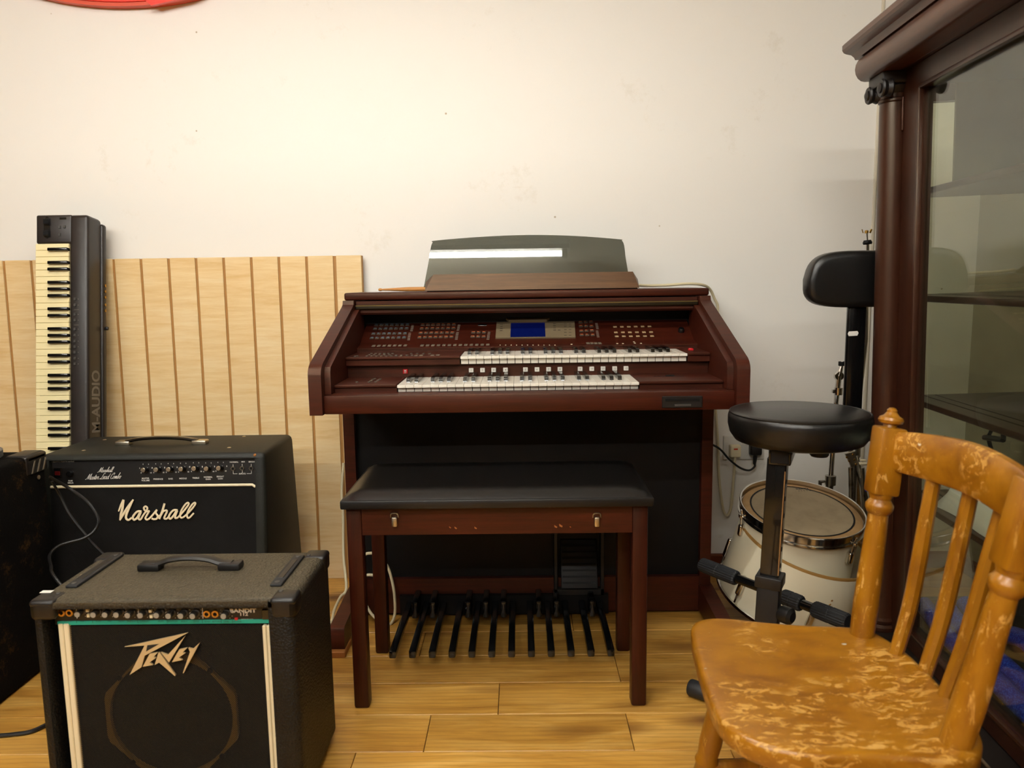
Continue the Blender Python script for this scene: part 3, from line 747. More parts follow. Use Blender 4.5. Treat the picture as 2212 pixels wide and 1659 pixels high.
# pointed logo, traced
PL = [[(55, 530), (1785, 145), (1040, 540), (605, 770), (520, 1080), (200, 1290), (605, 490)], [(555, 1070), (745, 715), (965, 680), (850, 805), (915, 825), (745, 950), (835, 1020)],
      [(880, 1020), (985, 680), (1020, 690), (1450, 1295), (1435, 1325), (1005, 955)], [(1055, 675), (1240, 745), (1715, 225), (1270, 955)],
      [(1350, 945), (1550, 600), (1775, 550), (1645, 680), (1715, 700), (1540, 820), (1640, 885)], [(1800, 550), (1930, 580), (2110, 415), (1665, 1250), (1650, 1240), (1845, 665)]]
lg = MB()
for pl in PL:
    pts = [py(265 + x / 12.64, 1355 + y / 12.64, GY - .006) for x, y in pl]
    lg.prism([(p.x, p.z) for p in pts], 1, GY - .0075, GY - .004)
part('logo', lg, 'tan_logo', ga, angle=20)
hl = [py(265 + x / 12.64, 1355 + y / 12.64, GY - .0082) for x, y in ((670, 495), (985, 460), (635, 665))]
part('logo_counter', MB().prism([(p.x, p.z) for p in hl], 1, GY - .0079, GY - .0074), 'baffle', ga)
# knobs, jacks, buttons
kn = shared('knob', MB().lathe([(.0088, 0), (.0088, .002), (.0062, .003), (.0058, .016), (0, .016)], 14).rbox(-.0012, .0012, .003, .0078, .002, .0162, .0004, 1), 'dark_grey')
kc = shared('knob_cap', MB().lathe([(.0056, .016), (.0054, .0168), (0, .0168)], 14), 'grey_print')
FR = Matrix.Rotation(R(90), 4, 'X')
A_ = [(110 + x / 8.848, 1290 + y / 8.848) for x, y in ((590, 265), (890, 275), (1110, 275), (1325, 275), (1540, 285), (1780, 285), (2085, 285))]
A_ += [(340 + x / 8.508, 1290 + y / 8.508) for x, y in ((265, 285), (490, 285), (705, 290), (1270, 290))]
pr = MB()
for i, (x, y) in enumerate(A_):
    p = gp(x, y, GY - .002); M_ = Matrix.Translation(p) @ FR
    o_ = inst('knob', kn, gpan, M_ @ Matrix.Rotation(R((140, 35, 30, 40, -50, 140, 60, -45, 45, 40, 35)[i]), 4, 'Z')); o2 = inst('knob_cap', kc, gpan, M_)
    for k in range(11):
        a_ = R(-60 + 30 * k); pr.lathe([(.0007, 0), (.0007, .0004)], 6, M_ @ Matrix.Translation((.0125 * math.cos(a_), .0125 * math.sin(a_), 0)))
jn = shared('jack_nut', MB().lathe([(.004, 0), (.004, .004), (.007, .004), (.0078, .003), (.0078, 0)], 12), 'gold')
jh = shared('jack_hole', MB().lathe([(.004, .001), (0, .001)], 12, cap=False), 'black')
for x, y in [(110 + 215 / 8.848, 1290 + 290 / 8.848), (110 + 368 / 8.848, 1290 + 290 / 8.848), (340 + 915 / 8.508, 1290 + 300 / 8.508), (340 + 1070 / 8.508, 1290 + 300 / 8.508)]:
    M_ = Matrix.Translation(gp(x, y, GY - .002)) @ FR; inst('jack_nut', jn, gpan, M_); inst('jack_hole', jh, gpan, M_)
bt = shared('push_button', MB().rbox(-.003, .003, -.0032, .0032, 0, .006, .0006, 1), 'cream')
for x, y in ((725, 235), (740, 335), (1920, 245), (1940, 350)): inst('push_button', bt, gpan, Matrix.Translation(gp(110 + x / 8.848, 1290 + y / 8.848, GY - .002)) @ FR)
def gt(s_, x, y, h, mb=None, **k): text(mb or pr, s_, h, Matrix.Translation(gp(x, y, GY - .0024)) @ FR, **k)
gt('NORMAL GAIN', 110 + 620 / 8.848, 1306.3, .0046); gt('EQUALIZATION', 110 + 1220 / 8.848, 1307, .0046); gt('LEAD GAIN', 110 + 1940 / 8.848, 1307.5, .0046)
gt('VOICING', 340 + 490 / 8.508, 1308.3, .0046); gt('EFFECTS', 340 + 985 / 8.508, 1309, .0052, bold=.02); gt('REVERB', 340 + 1270 / 8.508, 1309.3, .0052, bold=.02)
gt('SOLO SERIES', 340 + 1580 / 8.508, 1310.5, .0050); gt('BANDIT', 340 + 1570 / 8.508, 1290 + 252 / 8.508, .0108, bold=.045, sx=1.35); gt('112', 340 + 1585 / 8.508, 1290 + 315 / 8.508, .0092, bold=.04, sx=1.25)
gt('MADE IN U.S.A.', 340 + 1655 / 8.508, 1338, .0036); gt('HIGH\nGAIN', 134, 1308, .004); gt('LOW\nGAIN', 152, 1308, .004)
for xa, xb, yy in ((110 + 825 / 8.848, 110 + 1060 / 8.848, 1307), (110 + 1370 / 8.848, 110 + 1610 / 8.848, 1308), (110 + 1700 / 8.848, 110 + 1830 / 8.848, 1308), (110 + 2050 / 8.848, 110 + 2170 / 8.848, 1308.3), (340 + 200 / 8.508, 340 + 400 / 8.508, 1309), (340 + 570 / 8.508, 340 + 770 / 8.508, 1309)):
    a_, b_ = gp(xa, yy, GY - .0024), gp(xb, yy, GY - .0024); pr.box(a_.x, b_.x, a_.y, a_.y + .0005, a_.z - .0006, a_.z + .0006)
for xx in (110 + 475 / 8.848, 110 + 1660 / 8.848, 340 + 820 / 8.508):
    a_, b_ = gp(xx, 1306.5, GY - .0024), gp(xx, 1336, GY - .0024); pr.box(a_.x - .0006, a_.x + .0006, a_.y, a_.y + .0005, b_.z, a_.z)
part('lettering', pr, 'white_print', gpan)
tp = MB()
def gt2(s_, x, h=.0046): text(tp, s_, h, Matrix.Translation(gp(x, 1338.5 + 4 + (x - 350) * .004, GY - .0037)) @ FR)
for s_, x in (('INPUTS', 146), ('PRE', 177), ('LOW', 213), ('MID', 237), ('HIGH', 262), ('PRESENCE', 286), ('SUPERSAT', 312), ('POST', 348), ('BOTTOM', 373), ('BODY', 398), ('EDGE', 424), ('SEND', 448), ('RETURN', 468), ('LEVEL', 489), ('POWER', 513)): gt2(s_, x)
for x in (165, 200, 298, 361, 437, 478, 502): a_ = gp(x, 1342, GY - .0037); tp.box(a_.x - .0004, a_.x + .0004, a_.y, a_.y + .0003, a_.z - .0035, a_.z + .0035)
part('stripe_lettering', tp, 'dark_print', gpan)
p = gp(340 + 1462 / 8.508, 1290 + 385 / 8.508); part('power_lamp', MB().rbox(p.x - .003, p.x + .003, GY - .005, GY, p.z - .0025, p.z + .0025, .0006, 1), 'red', gpan)
p = gp(340 + 2000 / 8.508, 1290 + 300 / 8.508); part('rocker_switch', MB().rbox(p.x - .007, p.x + .007, GY - .006, GY, p.z - .010, p.z + .010, .001, 1), 'black_gloss', gpan)
# corner guards
for sx, xe in ((1, gx0), (-1, gx1)):
    for sy, ye in ((1, gy0), (-1, gy1)):
        m = MB(); w = .048
        x0, x1 = sorted((xe - sx * .0025, xe + sx * w)); y0, y1 = sorted((ye - sy * .0025, ye + sy * w))
        m.rbox(x0, x1, y0, y1, gH - .014, gH + .0025, .012, 3)
        y2, y3 = sorted((ye - sy * .0025, ye + sy * .02)); m.rbox(x0, x1, y2, y3, gH - .040, gH + .0015, .012, 3)
        x2, x3 = sorted((xe - sx * .0025, xe + sx * .02)); m.rbox(x2, x3, y0, y1, gH - .040, gH + .0015, .012, 3)
        cg = part('corner_guard', m, 'black_satin', ga)
        part('rivet', MB().lathe([(.005, 0), (.004, .002), (0, .0025)], 10, Matrix.Translation((xe + sx * (w - .012), ye + sy * (w - .012), gH + .002))), 'dark_grey', cg)
p = pz(100, 1278, gH + .003); part('paper_scrap', MB().box(p.x - .010, p.x + .012, p.y - .006, p.y + .006, gH + .0026, gH + .0032), 'white', ga)
# rubber rails and handle on top
for xa, ya, xb, yb in ((142, 1266, 268, 1204), (576, 1263, 665, 1207)):
    p, q = pz(xa, ya, gH), pz(xb, yb, gH); xm = (p.x + q.x) / 2
    rl = part('rubber_rail', MB().rbox(xm - .0125, xm + .0125, p.y - .012, q.y + .012, gH - .001, gH + .006, .005), 'rubber', ga)
    part('rail_groove', MB().rbox(xm - .006, xm + .006, p.y + .02, q.y - .02, gH + .004, gH + .0068, .001, 1), 'black_satin', rl)
    for yy in (p.y, q.y): part('rivet', MB().lathe([(.006, 0), (.005, .002), (0, .0026)], 10, Matrix.Translation((xm, yy, gH + .005))), 'dark_grey', rl)
a_, b_ = pz(304, 1229, gH), pz(522, 1229, gH); hy = (a_.y + b_.y) / 2
hp = [(a_.x + .02, hy, gH + .012), (a_.x + .045, hy, gH + .014), (a_.x + .07, hy, gH + .022), ((a_.x + b_.x) / 2, hy, gH + .026), (b_.x - .07, hy, gH + .022), (b_.x - .045, hy, gH + .014), (b_.x - .02, hy, gH + .012)]
hnd = part('handle', MB().tube(smooth(hp, 6), .0135, 8, flat=(0, 0, 1)), 'black_satin', ga)
for x0, x1 in ((a_.x, a_.x + .048), (b_.x - .048, b_.x)): part('handle_bracket', MB().rbox(x0, x1, hy - .016, hy + .016, gH - .001, gH + .016, .005), 'black_satin', hnd)

# ------------------------------------------------------------------ carpeted speaker box, far left
bx1, by1, bH = -1.337, 2.082, .603
sb = thing('speaker_cabinet', 'black carpet-covered speaker cabinet with plastic corner guard, at the left edge', 'speaker', (-1.65, 1.8, 0))
part('box', MB().rbox(-1.98, bx1, 1.50, by1, .004, bH, .012, 3), 'carpet', sb)
m = MB()
m.rbox(bx1 - .06, bx1 + .004, by1 - .085, by1 + .004, bH - .022, bH + .004, .010, 3)
m.rbox(bx1 - .012, bx1 + .004, by1 - .085, by1 + .004, bH - .052, bH + .001, .006, 3)
cg = part('corner_guard', m, 'black_satin', sb)
rg = MB()
for k in range(3):
    y = by1 - .07 + k * .024; rg.prism([(y, bH - .048), (y + .005, bH - .048), (y + .021, bH - .016), (y + .016, bH - .016)], 0, bx1 + .0035, bx1 + .0055)
part('ridge', rg, 'grey_strip', cg)
p = pX(83, 1031, bx1 + .002); part('screw', MB().lathe([(.0035, 0), (.006, 0), (.006, .002), (.0035, .003)], 14, Matrix.Translation(p) @ Matrix.Rotation(R(90), 4, 'Y')), 'steel', sb)
cb = MB()
for k in range(4):
    cb.tube(smooth([(bx1 - .13 + .075 * math.cos(a_), by1 - .14 + .11 * math.sin(a_), bH + .006 + .004 * k) for a_ in [2 * math.pi * i / 12 + k for i in range(12)]], 3, True), .0045, 6, closed=True)
single('coiled_cable', cb, 'cable_grey', 'grey cable coiled on top of the carpeted speaker cabinet', 'cable', (bx1 - .13, by1 - .14, bH))

# loose cables among the amplifiers
def cable(name, pts, r, mat, label, loc, k=8, grp=None):
    return single(name, MB().tube(smooth(pts, k), r, 8), mat, label, 'cable', loc, grp)
c1 = [pX(107, 1030, bx1 + .02), py(150, 1055, 2.10), py(190, 1085, 2.08), py(212, 1120, 2.07), py(205, 1145, 2.06), py(180, 1163, 2.04), py(130, 1178, 2.0), py(108, 1198, 1.96), py(110, 1222, 1.90), py(122, 1252, 1.85), V((-1.06, 1.80, .20)), V((-1.05, 1.78, .06)), V((-1.04, 1.76, .006))]
cable('cable', c1, .0042, 'cable_black', 'black lead looping in front of the script-logo amp down behind the small amp', (-1.04, 1.76, 0))
c2 = [pX(112, 1040, bx1 + .02), py(130, 1070, 2.10), py(150, 1110, 2.09), py(185, 1155, 2.07), py(222, 1195, 2.04), V((-.97, 1.95, .2)), V((-.96, 1.93, .05)), V((-.96, 1.92, .006))]
cable('cable', c2, .0035, 'cable_black', 'thin straight black lead hanging across the script-logo amp front', (-.96, 1.92, 0))
c3 = [pz(-90, 1594, .006), pz(-20, 1590, .006), pz(30, 1586, .006), pz(70, 1579, .006), pz(110, 1560, .006)]
cable('floor_cable', c3, .005, 'cable_black', 'black cable lying on the floor left of the small amp', (c3[2].x, c3[2].y, 0))

# ------------------------------------------------------------------ electric organ
XL, XR = -.5500, .5880
og = thing('electric_organ', 'dark mahogany electric organ with two manuals and pedals', 'organ', (.019, 2.3, 0))
arm = [(1.95, .716), (1.95, .820), (1.953, .832), (1.962, .842), (1.975, .850), (2.355, .982), (2.372, .990), (2.378, 1.003), (2.64, 1.003), (2.64, .085), (2.31, .085), (2.31, .716)]
for x0, x1 in ((XL, XL + .034), (XR - .034, XR)):
    sp = part('side_panel', MB().prism(arm, 0, x0, x1), 'mahogany', og)
tr = [(1.985, .766), (1.985, .826), (1.992, .838), (2.37, .972), (2.45, .985), (2.45, .766)]
for x0, x1 in ((XL + .0335, XL + .050), (XR - .050, XR - .0335)):
    part('inner_cheek', MB().prism(tr, 0, x0, x1), 'mahogany', og)
wf = [(2.062, .018), (2.062, .072), (2.066, .080), (2.074, .084), (2.30, .098), (2.64, .098), (2.64, .018)]
for x0, x1 in ((XL - .006, XL + .036), (XR - .036, XR + .006)):
    part('foot', MB().prism(wf, 0, x0, x1), 'mahogany', og)
    for ya, yb in ((2.075, 2.13), (2.52, 2.58)): part('wood_spacer', MB().rbox(x0 + .004, x1 + .004, ya - .03, yb, 0, .0185, .002, 1), 'block', og)
ks = part('key_slip', MB().rbox(XL + .034, XR - .034, 1.965, 2.03, .716, .765, .003), 'mahogany', og)
part('bottom_board', MB().box(XL + .034, XR - .034, 1.975, 2.63, .7165, .722), 'black', og)
a_, b_ = py(1430, 856, 1.965), py(1517, 880, 1.965)
fd = part('disk_drive', MB().rbox(a_.x, b_.x, 1.9615, 1.972, b_.z, a_.z, .0015, 1), 'black_satin', ks)
part('disk_slot', MB().rbox(a_.x + .008, b_.x - .008, 1.9608, 1.965, a_.z - .013, a_.z - .006, .0005, 1), 'black', ks)
part('eject_button', MB().rbox(a_.x + .032, b_.x - .030, 1.9600, 1.965, b_.z + .004, b_.z + .010, .0005, 1), 'dark_grey', ks)
# manuals
def manual(name, x0, yf, yb, zt, zb):
    KW = .02224
    bed = part(name, MB().box(x0, x0 + 29 * KW, yf + .02, yb, zb, zt - .012), 'black', og)
    wk_ = shared('white_key', MB().rbox(.0003, KW - .0003, 0, yb - yf - .001, -.0075, 0, .0008, 1).rbox(.0009, KW - .0009, .013, .04, zb - zt, -.006, .0005, 1), 'white_key')
    bk_ = shared('black_key', MB().prism([(yb - .0015 - yf, -.004), (.052, -.004), (.055, .0075), (.058, .0105), (.066, .012), (yb - .0015 - yf, .012)], 0, -.0052, .0052), 'black_gloss')
    sq = [1, 1, 0, 1, 1, 1, 0]
    for i in range(29):
        inst('white_key', wk_, bed, Matrix.Translation((x0 + i * KW, yf, zt)))
        if i < 28 and sq[i % 7]: inst('black_key', bk_, bed, Matrix.Translation((x0 + (i + 1) * KW, yf, zt)))
    return x0 + 29 * KW
YR = 2.19
lx0 = -.331; lx1 = manual('lower_manual', lx0, 2.015, YR, .784, .765)
YU = 2.162; YB = 2.325
ux0 = -.172; ux1 = manual('upper_manual', ux0, YU, YB, .845, .822)
def cheek(x0, x1, yf, yb, zt, zb):
    return part('key_block', MB().rbox(x0, x1, yf, yb, zt - .008, zt, .002, 1).box(x0 + .001, x1 - .001, yf + .006, yb, zb, zt - .008), 'mahogany', og)
IL, IR = XL + .050, XR - .050
cl = cheek(IL, lx0 - .001, 2.018, YR, .786, .765); cr = cheek(lx1 + .001, IR, 2.018, YR, .786, .765)
ul = cheek(IL, ux0 - .001, YU, YB, .847, .822); ur = cheek(ux1 + .001, IR, YU, YB, .847, .822)
rs = part('riser', MB().box(IL, IR, YR, YR + .012, .765, .8225), 'mahogany', og)
part('upper_deck', MB().box(IL, IR, YR + .012, YB + .01, .805, .8219), 'mahogany', og)
bw = shared('number_button', MB().rbox(-.0068, .0068, -.006, .001, -.0062, .0062, .001, 1), 'white')
nl = MB(); xs = [1018, 1042.5, 1066.5, 1092, 1135, 1160, 1185, 1209.5, 1253, 1278, 1302.5, 1327.5, 1352]
for i, x in enumerate(xs):
    p = py(x, 799.5 - (x - 1018) * .0125, YR); inst('number_button', bw, rs, Matrix.Translation((p.x, YR, p.z)))
    text(nl, str(i + 1), .0075, Matrix.Translation((p.x, YR - .0063, p.z)) @ FR, .02)
part('button_numbers', nl, 'grey_print', rs)
p = py(876, 802, YR); part('memory_button', MB().rbox(p.x - .0068, p.x + .0068, YR - .006, YR + .001, p.z - .0065, p.z + .0065, .001, 1), 'red', rs)
nl = MB(); text(nl, 'M', .0085, Matrix.Translation((p.x, YR - .0064, p.z + .0015)) @ FR, .02); text(nl, 'SET', .0035, Matrix.Translation((p.x, YR - .0064, p.z - .0038)) @ FR, .02); part('memory_lettering', nl, 'white_print', rs)
part('power_button', MB().rbox(py(1490, 760, 2.25).x - .006, py(1490, 760, 2.25).x + .008, 2.235, 2.25, .846, .853, .002), 'red', ur)
part('slot_handle', MB().rbox(.405, .43, 2.125, 2.133, .7855, .7885, .001, 1).box(.37, .455, 2.118, 2.1195, .7855, .7868), 'black_satin', cr)
# control panel: ledge and slope
ledge = [(YB, .859), (2.372, .866)]; slope = [(2.372, .866), (2.485, .925)]
part('panel_riser', MB().box(IL, IR, YB, YB + .01, .84, .8585), 'mahogany', og)
cp = part('control_panel', MB().prism([(YB - .003, .8545), (YB - .003, .859), (2.372, .8665), (2.485, .925), (2.49, .92), (2.49, .8545)], 0, IL, IR), 'mahogany', og)
nS = V((0, -(.925 - .866), 2.485 - 2.372)).normalized(); uS = V((0, 2.485 - 2.372, .925 - .866)).normalized(); oS = V((0, 2.372, .8665))
nL = V((0, -(.8665 - .859), 2.372 - YB + .003)).normalized(); uL = V((0, 2.375 - YB, .0075)).normalized(); oL = V((0, YB - .003, .859))
def sq_(x, y): return frame(pp(x, y, oS, nS), (1, 0, 0), uS)
def lq_(x, y): return frame(pp(x, y, oL, nL), (1, 0, 0), uL)
BT = shared('panel_button', MB().rbox(-.0068, .0068, -.006, .0058, 0, .003, .002, 2), 'button')
prt = {'b': MB(), 'o': MB()}
def z7(x, y): return (740 + x / 5.53, 640 + y / 5.53)
def zr(x, y): return (1120 + x / 5.267, 640 + y / 5.267)
def rows(a, b, n, fn, col, me=BT):
    for i in range(n):
        t_ = i / (n - 1); M_ = sq_(*fn(a[0] + (b[0] - a[0]) * t_, a[1] + (b[1] - a[1]) * t_))
        inst('panel_button', me, cp, M_)
        if col: prt[col].box(-.004, .004 - .003 * (i % 3 == 1), .001, .0038, .0028, .0033, M_)
for r_ in (((405, 350), (775, 345)), ((390, 395), (765, 390)), ((370, 455), (745, 450)), ((350, 505), (735, 500))): rows(*r_, 7, z7, 'b')
for r_ in (((960, 345), (1330, 340)), ((948, 390), (1325, 385)), ((935, 445), (1312, 440)), ((922, 497), (1300, 490))): rows(*r_, 7, z7, 'o')
for r_ in (((1563, 437), (1690, 437)), ((1555, 488), (1685, 488))): rows(*r_, 3, z7, 'o')
for r_ in (((705, 300), (825, 295)), ((710, 345), (830, 345)), ((715, 400), (835, 395)), ((720, 445), (845, 445))): rows(*r_, 3, zr, 'o')
TB = shared('panel_button', MB().rbox(-.006, .006, -.0042, .0042, 0, .0025, .001, 1), 'tan_button')
for r_ in (((1098, 352), (1490, 347)), ((1108, 415), (1507, 412)), ((1118, 460), (1520, 457))): rows(*r_, 6, zr, None, TB)
part('blue_button_print', prt['b'], 'blue_print', cp); part('orange_button_print', prt['o'], 'orange_print', cp)
SQ = shared('drawbar_button', MB().rbox(-.0052, .0052, -.010, .010, 0, .0016, .0005, 1), 'grey_strip')
for i in range(7): inst('drawbar_button', SQ, cp, lq_(*z7(372 + 63 * i, 595 - i)))
for i in range(13): inst('drawbar_button', SQ, cp, lq_(*z7(950 + 65.4 * i, 590 - i * .8)))
for i in range(4): inst('drawbar_button', SQ, cp, lq_(*zr(790 + 45 * i, 537)))
ind = MB()
for (x, y0, y1, fn) in ((838, 348, 415, z7), (803, 440, 523, z7), (1392, 343, 408, z7), (1372, 435, 515, z7), (1750, 430, 515, z7)):
    for k in range(7): ind.box(-.0042, .0042, -.0008, .0008, 0, .0006, sq_(*fn(x - (y1 - y0) * .0 - k * 2.4, y0 + (y1 - y0) * k / 6)))
for k in range(8): ind.box(-.004, .004, -.0004, .0004, 0, .0006, sq_(*zr(885 + k * 2, 308 + k * 9))); ind.box(-.004, .004, -.0004, .0004, 0, .0006, sq_(*zr(893 + k * 2, 395 + k * 10)))
part('indicator_bars', ind, 'grey_print', cp)
tn = MB()
for i in range(11):
    M_ = lq_(960 + (790 + 77 * i) / 6.506, 670 + 493 / 6.506); tn.box(-.003, .0, -.002, .002, 0, .0012, M_)
for (x, y) in ((610, 548), (1130, 540), (1195, 540), (1320, 520), (1330, 535), (1400, 537)): tn.box(-.0045, .001, -.002, .002, 0, .0012, lq_(*zr(x, y)))
part('small_buttons', tn, 'cream', cp)
part('level_window', MB().rbox(-.014, .014, -.0045, .0045, 0, .0012, .0005, 1, sq_(*z7(1670, 345))), 'black_gloss', cp)
part('dial_knob', MB().lathe([(.010, 0), (.010, .004), (.0085, .011), (.0075, .012), (0, .012)], 20, sq_(*zr(1850, 400))), 'black_gloss', cp)
def z4(x, y): return pp(960 + x / 6.506, 670 + y / 6.506, oS, nS)
iS = frame(oS, (1, 0, 0), uS).inverted(); FS = frame(oS, (1, 0, 0), uS)
pts = [iS @ z4(*q) for q in ((718, 405), (1843, 395), (1828, 172), (735, 182))]
ds = part('display_console', MB().prism([(p.x, p.y) for p in pts], 2, 0, .0045, FS), 'bronze', cp)
pts = [iS @ z4(*q) for q in ((928, 397), (1420, 390), (1410, 192), (935, 198))]
part('display_screen', MB().prism([(p.x, p.y) for p in pts], 2, .004, .0052, FS), 'screen', ds)
hd = iS @ z4(935, 192); hd2 = iS @ z4(1410, 186)
part('display_hood', MB().prism([(hd.x - .006, hd.y + .004), (hd2.x + .006, hd2.y + .004), (hd2.x + .016, hd2.y + .016), (hd.x - .016, hd.y + .016)], 2, .004, .012, FS), 'bronze', ds)
sm = MB()
for (x, y) in ((800, 218), (800, 248), (800, 278), (797, 308), (1545, 208), (1547, 238), (1548, 268), (1550, 298), (1612, 297)): sm.box(-.0042, .0042, -.0012, .0012, .0043, .0055, Matrix.Translation(z4(x, y)) @ FS.to_3x3().to_4x4())
for x in (1700, 1765):
    for y in (212, 242, 290, 330, 372): sm.box(-.004, .004, -.0011, .0011, .0043, .0052, Matrix.Translation(z4(x, y)) @ FS.to_3x3().to_4x4())
part('display_buttons', sm, 'button', ds)
# small buttons on the key blocks
RB = shared('round_button', MB().lathe([(.0045, 0), (.0045, .002), (.003, .003), (0, .003)], 12), 'button')
for r0, xa, xb, n in ((688, 345, 600, 6), (703, 320, 560, 5), (718, 290, 700, 8), (690, 820, 1040, 4), (710, 640, 830, 4)):
    for i in range(n):
        p = pz(*z7(xa + (xb - xa) * i / (n - 1), r0), .847); inst('round_button', RB, ul, Matrix.Translation((p.x, p.y, .847)))
for x, y in ((175, 718), (150, 722)): p = pz(*z7(x, y), .847); inst('round_button', RB, ul, Matrix.Translation((p.x, p.y, .847)))
for x, y in ((170, 1030), (315, 1030), (395, 1028), (340, 1015), (420, 1010), (360, 1000), (450, 995), (385, 990)):
    p = pz(*z7(x, y), .786); inst('round_button', RB, cl, Matrix.Translation((p.x, p.y, .786)))
for x, y in ((880, 712), (940, 708), (1075, 708), (1140, 705)): p = pz(*z7(x, y), .847); inst('drawbar_button', SQ, ul, Matrix.Translation((p.x, p.y, .847)))
# inner back, roll lid, top
part('recess_back', MB().box(XL + .034, XR - .034, 2.489, 2.50, .85, 1.0), 'black', og)
part('roll_lid', MB().prism([(2.400, .958), (2.394, .964), (2.394, .974), (2.401, .978), (2.401, 1.0), (2.48, 1.0), (2.48, .958)], 0, XL + .036, XR - .036), 'mahogany', og)
part('lid_trim', MB().rbox(XL + .036, XR - .036, 2.384, 2.402, .974, .989, .004, 3), 'brass_strip', og)
part('trim_highlight', MB().rbox(XL + .037, XR - .037, 2.3825, 2.386, .9845, .9875, .001, 1), 'trim_glint', og)  # highlight along the lid trim, modelled as a thin bright strip
part('top_board', MB().rbox(XL - .0005, XR + .001, 2.398, 2.648, 1.0031, 1.0265, .006, 3), 'mahogany', og)
part('back_panel', MB().box(XL + .034, XR - .034, 2.60, 2.635, .06, 1.0), 'black', og)
part('knee_panel', MB().box(XL + .034, XR - .034, 2.335, 2.35, .11, .716), 'black', og)
part('kick_board', MB().box(XL + .034, XR - .034, 2.315, 2.334, .012, .125), 'mahogany', og)
a_, b_ = py(1196, 1165, 2.30), py(1305, 1285, 2.30)
ef = MB()
for q in ((a_.x, a_.x + .012, b_.z, a_.z + .05), (b_.x - .012, b_.x, b_.z, a_.z + .05), (a_.x, b_.x, b_.z, b_.z + .022), (a_.x, b_.x, a_.z + .04, a_.z + .055)): ef.rbox(q[0], q[1], 2.296, 2.336, q[2], q[3], .002, 1)
part('pedal_frame', ef, 'black_satin', og)
ep = part('expression_pedal', MB().rbox(a_.x + .022, b_.x - .022, -.008, .008, 0, .15, .003, 2, Matrix.Translation((0, 2.28, b_.z + .03)) @ Matrix.Rotation(R(-22), 4, 'X')), 'rubber', og)
tread = MB()
for k in range(7): tread.box(a_.x + .026, b_.x - .026, -.0095, -.007, .014 + k * .019, .02 + k * .019, Matrix.Translation((0, 2.28, b_.z + .03)) @ Matrix.Rotation(R(-22), 4, 'X'))
part('tread', tread, 'black', ep)
# pedalboard
lp = shared('pedal', MB().rbox(-.0098, .0098, 1.972, 2.335, .034, .056, .004, 2), 'black_gloss')
sp_ = shared('short_pedal', MB().rbox(-.0095, .0095, 2.222, 2.335, .034, .088, .005, 2), 'black_gloss')
PX0, PXS = -.362, .0544
for i in range(12):
    inst('pedal', lp, og, Matrix.Translation((PX0 + i * PXS, 0, 0)))
    if [1, 1, 0, 1, 1, 1, 0][i % 7] and i < 11: inst('short_pedal', sp_, og, Matrix.Translation((PX0 + (i + .5) * PXS, 0, 0)))
part('pedal_rail', MB().box(PX0 - .03, PX0 + 11 * PXS + .03, 2.30, 2.316, .012, .075), 'black', og)
# music rest
a_, b_ = py(918, 625, 2.42), py(1381, 620, 2.42)
zt = 1.0265
mrest = part('music_rest_base', MB().add([(a_.x, 2.418, zt + .003), (b_.x, 2.418, zt + .003), (b_.x + .002, 2.53, zt + .003), (a_.x - .004, 2.53, zt + .003),
                                         (a_.x + .026, 2.438, zt + .054), (b_.x - .018, 2.438, zt + .054), (b_.x + .001, 2.462, zt + .030), (a_.x - .002, 2.462, zt + .030)],
                                        [(3, 2, 1, 0), (0, 1, 5, 4), (1, 2, 6), (1, 6, 5), (3, 0, 7), (0, 4, 7), (4, 5, 6, 7), (2, 3, 7, 6)]), 'walnut', og, angle=15)
part('felt_pad', MB().box(a_.x + .005, b_.x - .004, 2.43, 2.52, zt - .0004, zt + .0032), 'black', mrest)
beta = R(22.5)
tl, trr, tm = py(932, 527, 2.52), py(1345, 521, 2.52), py(1140, 508, 2.53)
bl_, br_ = py(919, 598, 2.47), py(1357, 592, 2.47)
Mr = frame((0, 2.462, zt + .026), (1, 0, 0), (0, math.sin(beta), math.cos(beta)))
h1 = .155 / 1.0
nR = V((0, -math.cos(beta), math.sin(beta)))
def rq(x, y): p = Mr.inverted() @ pp(x, y, V((0, 2.462, zt + .026)), nR); return (p.x, p.y)
o_ = [rq(919, 597), rq(1357, 592), rq(1352, 560)]
out = smooth([(*rq(1351, 555), 0), (*rq(1348, 530), 0), (*rq(1343, 520), 0), (*rq(1335, 517), 0), (*rq(1240, 510), 0), (*rq(1140, 508), 0), (*rq(1040, 512), 0), (*rq(942, 520), 0), (*rq(935, 524), 0), (*rq(931, 534), 0), (*rq(927, 560), 0)], 4)
o0 = rq(919, 597); o1 = rq(1357, 592)
poly = [(o0[0] - .004, -.012), (o1[0] + .004, -.012)] + [(p.x, p.y) for p in out]
part('music_rest_panel', MB().prism(poly, 2, -.0015, .0015, Mr), 'smoke', og)

# drumstick on the organ
a_ = py(817, 626, 2.545); zs = zt
M_ = zto((a_.x, 2.545, zs + .0080), V((1, .02, 0)))
single('drumstick', MB().lathe([(0, 0), (.003, .001), (.0048, .005), (.0046, .010), (.003, .014), (.0035, .02), (.0055, .06), (.0074, .10), (.0075, .38), (.006, .386), (0, .386)], 12, M_), 'stick', 'wooden drumstick lying on top of the organ, tip to the left', 'drumstick', (a_.x, 2.545, zs))
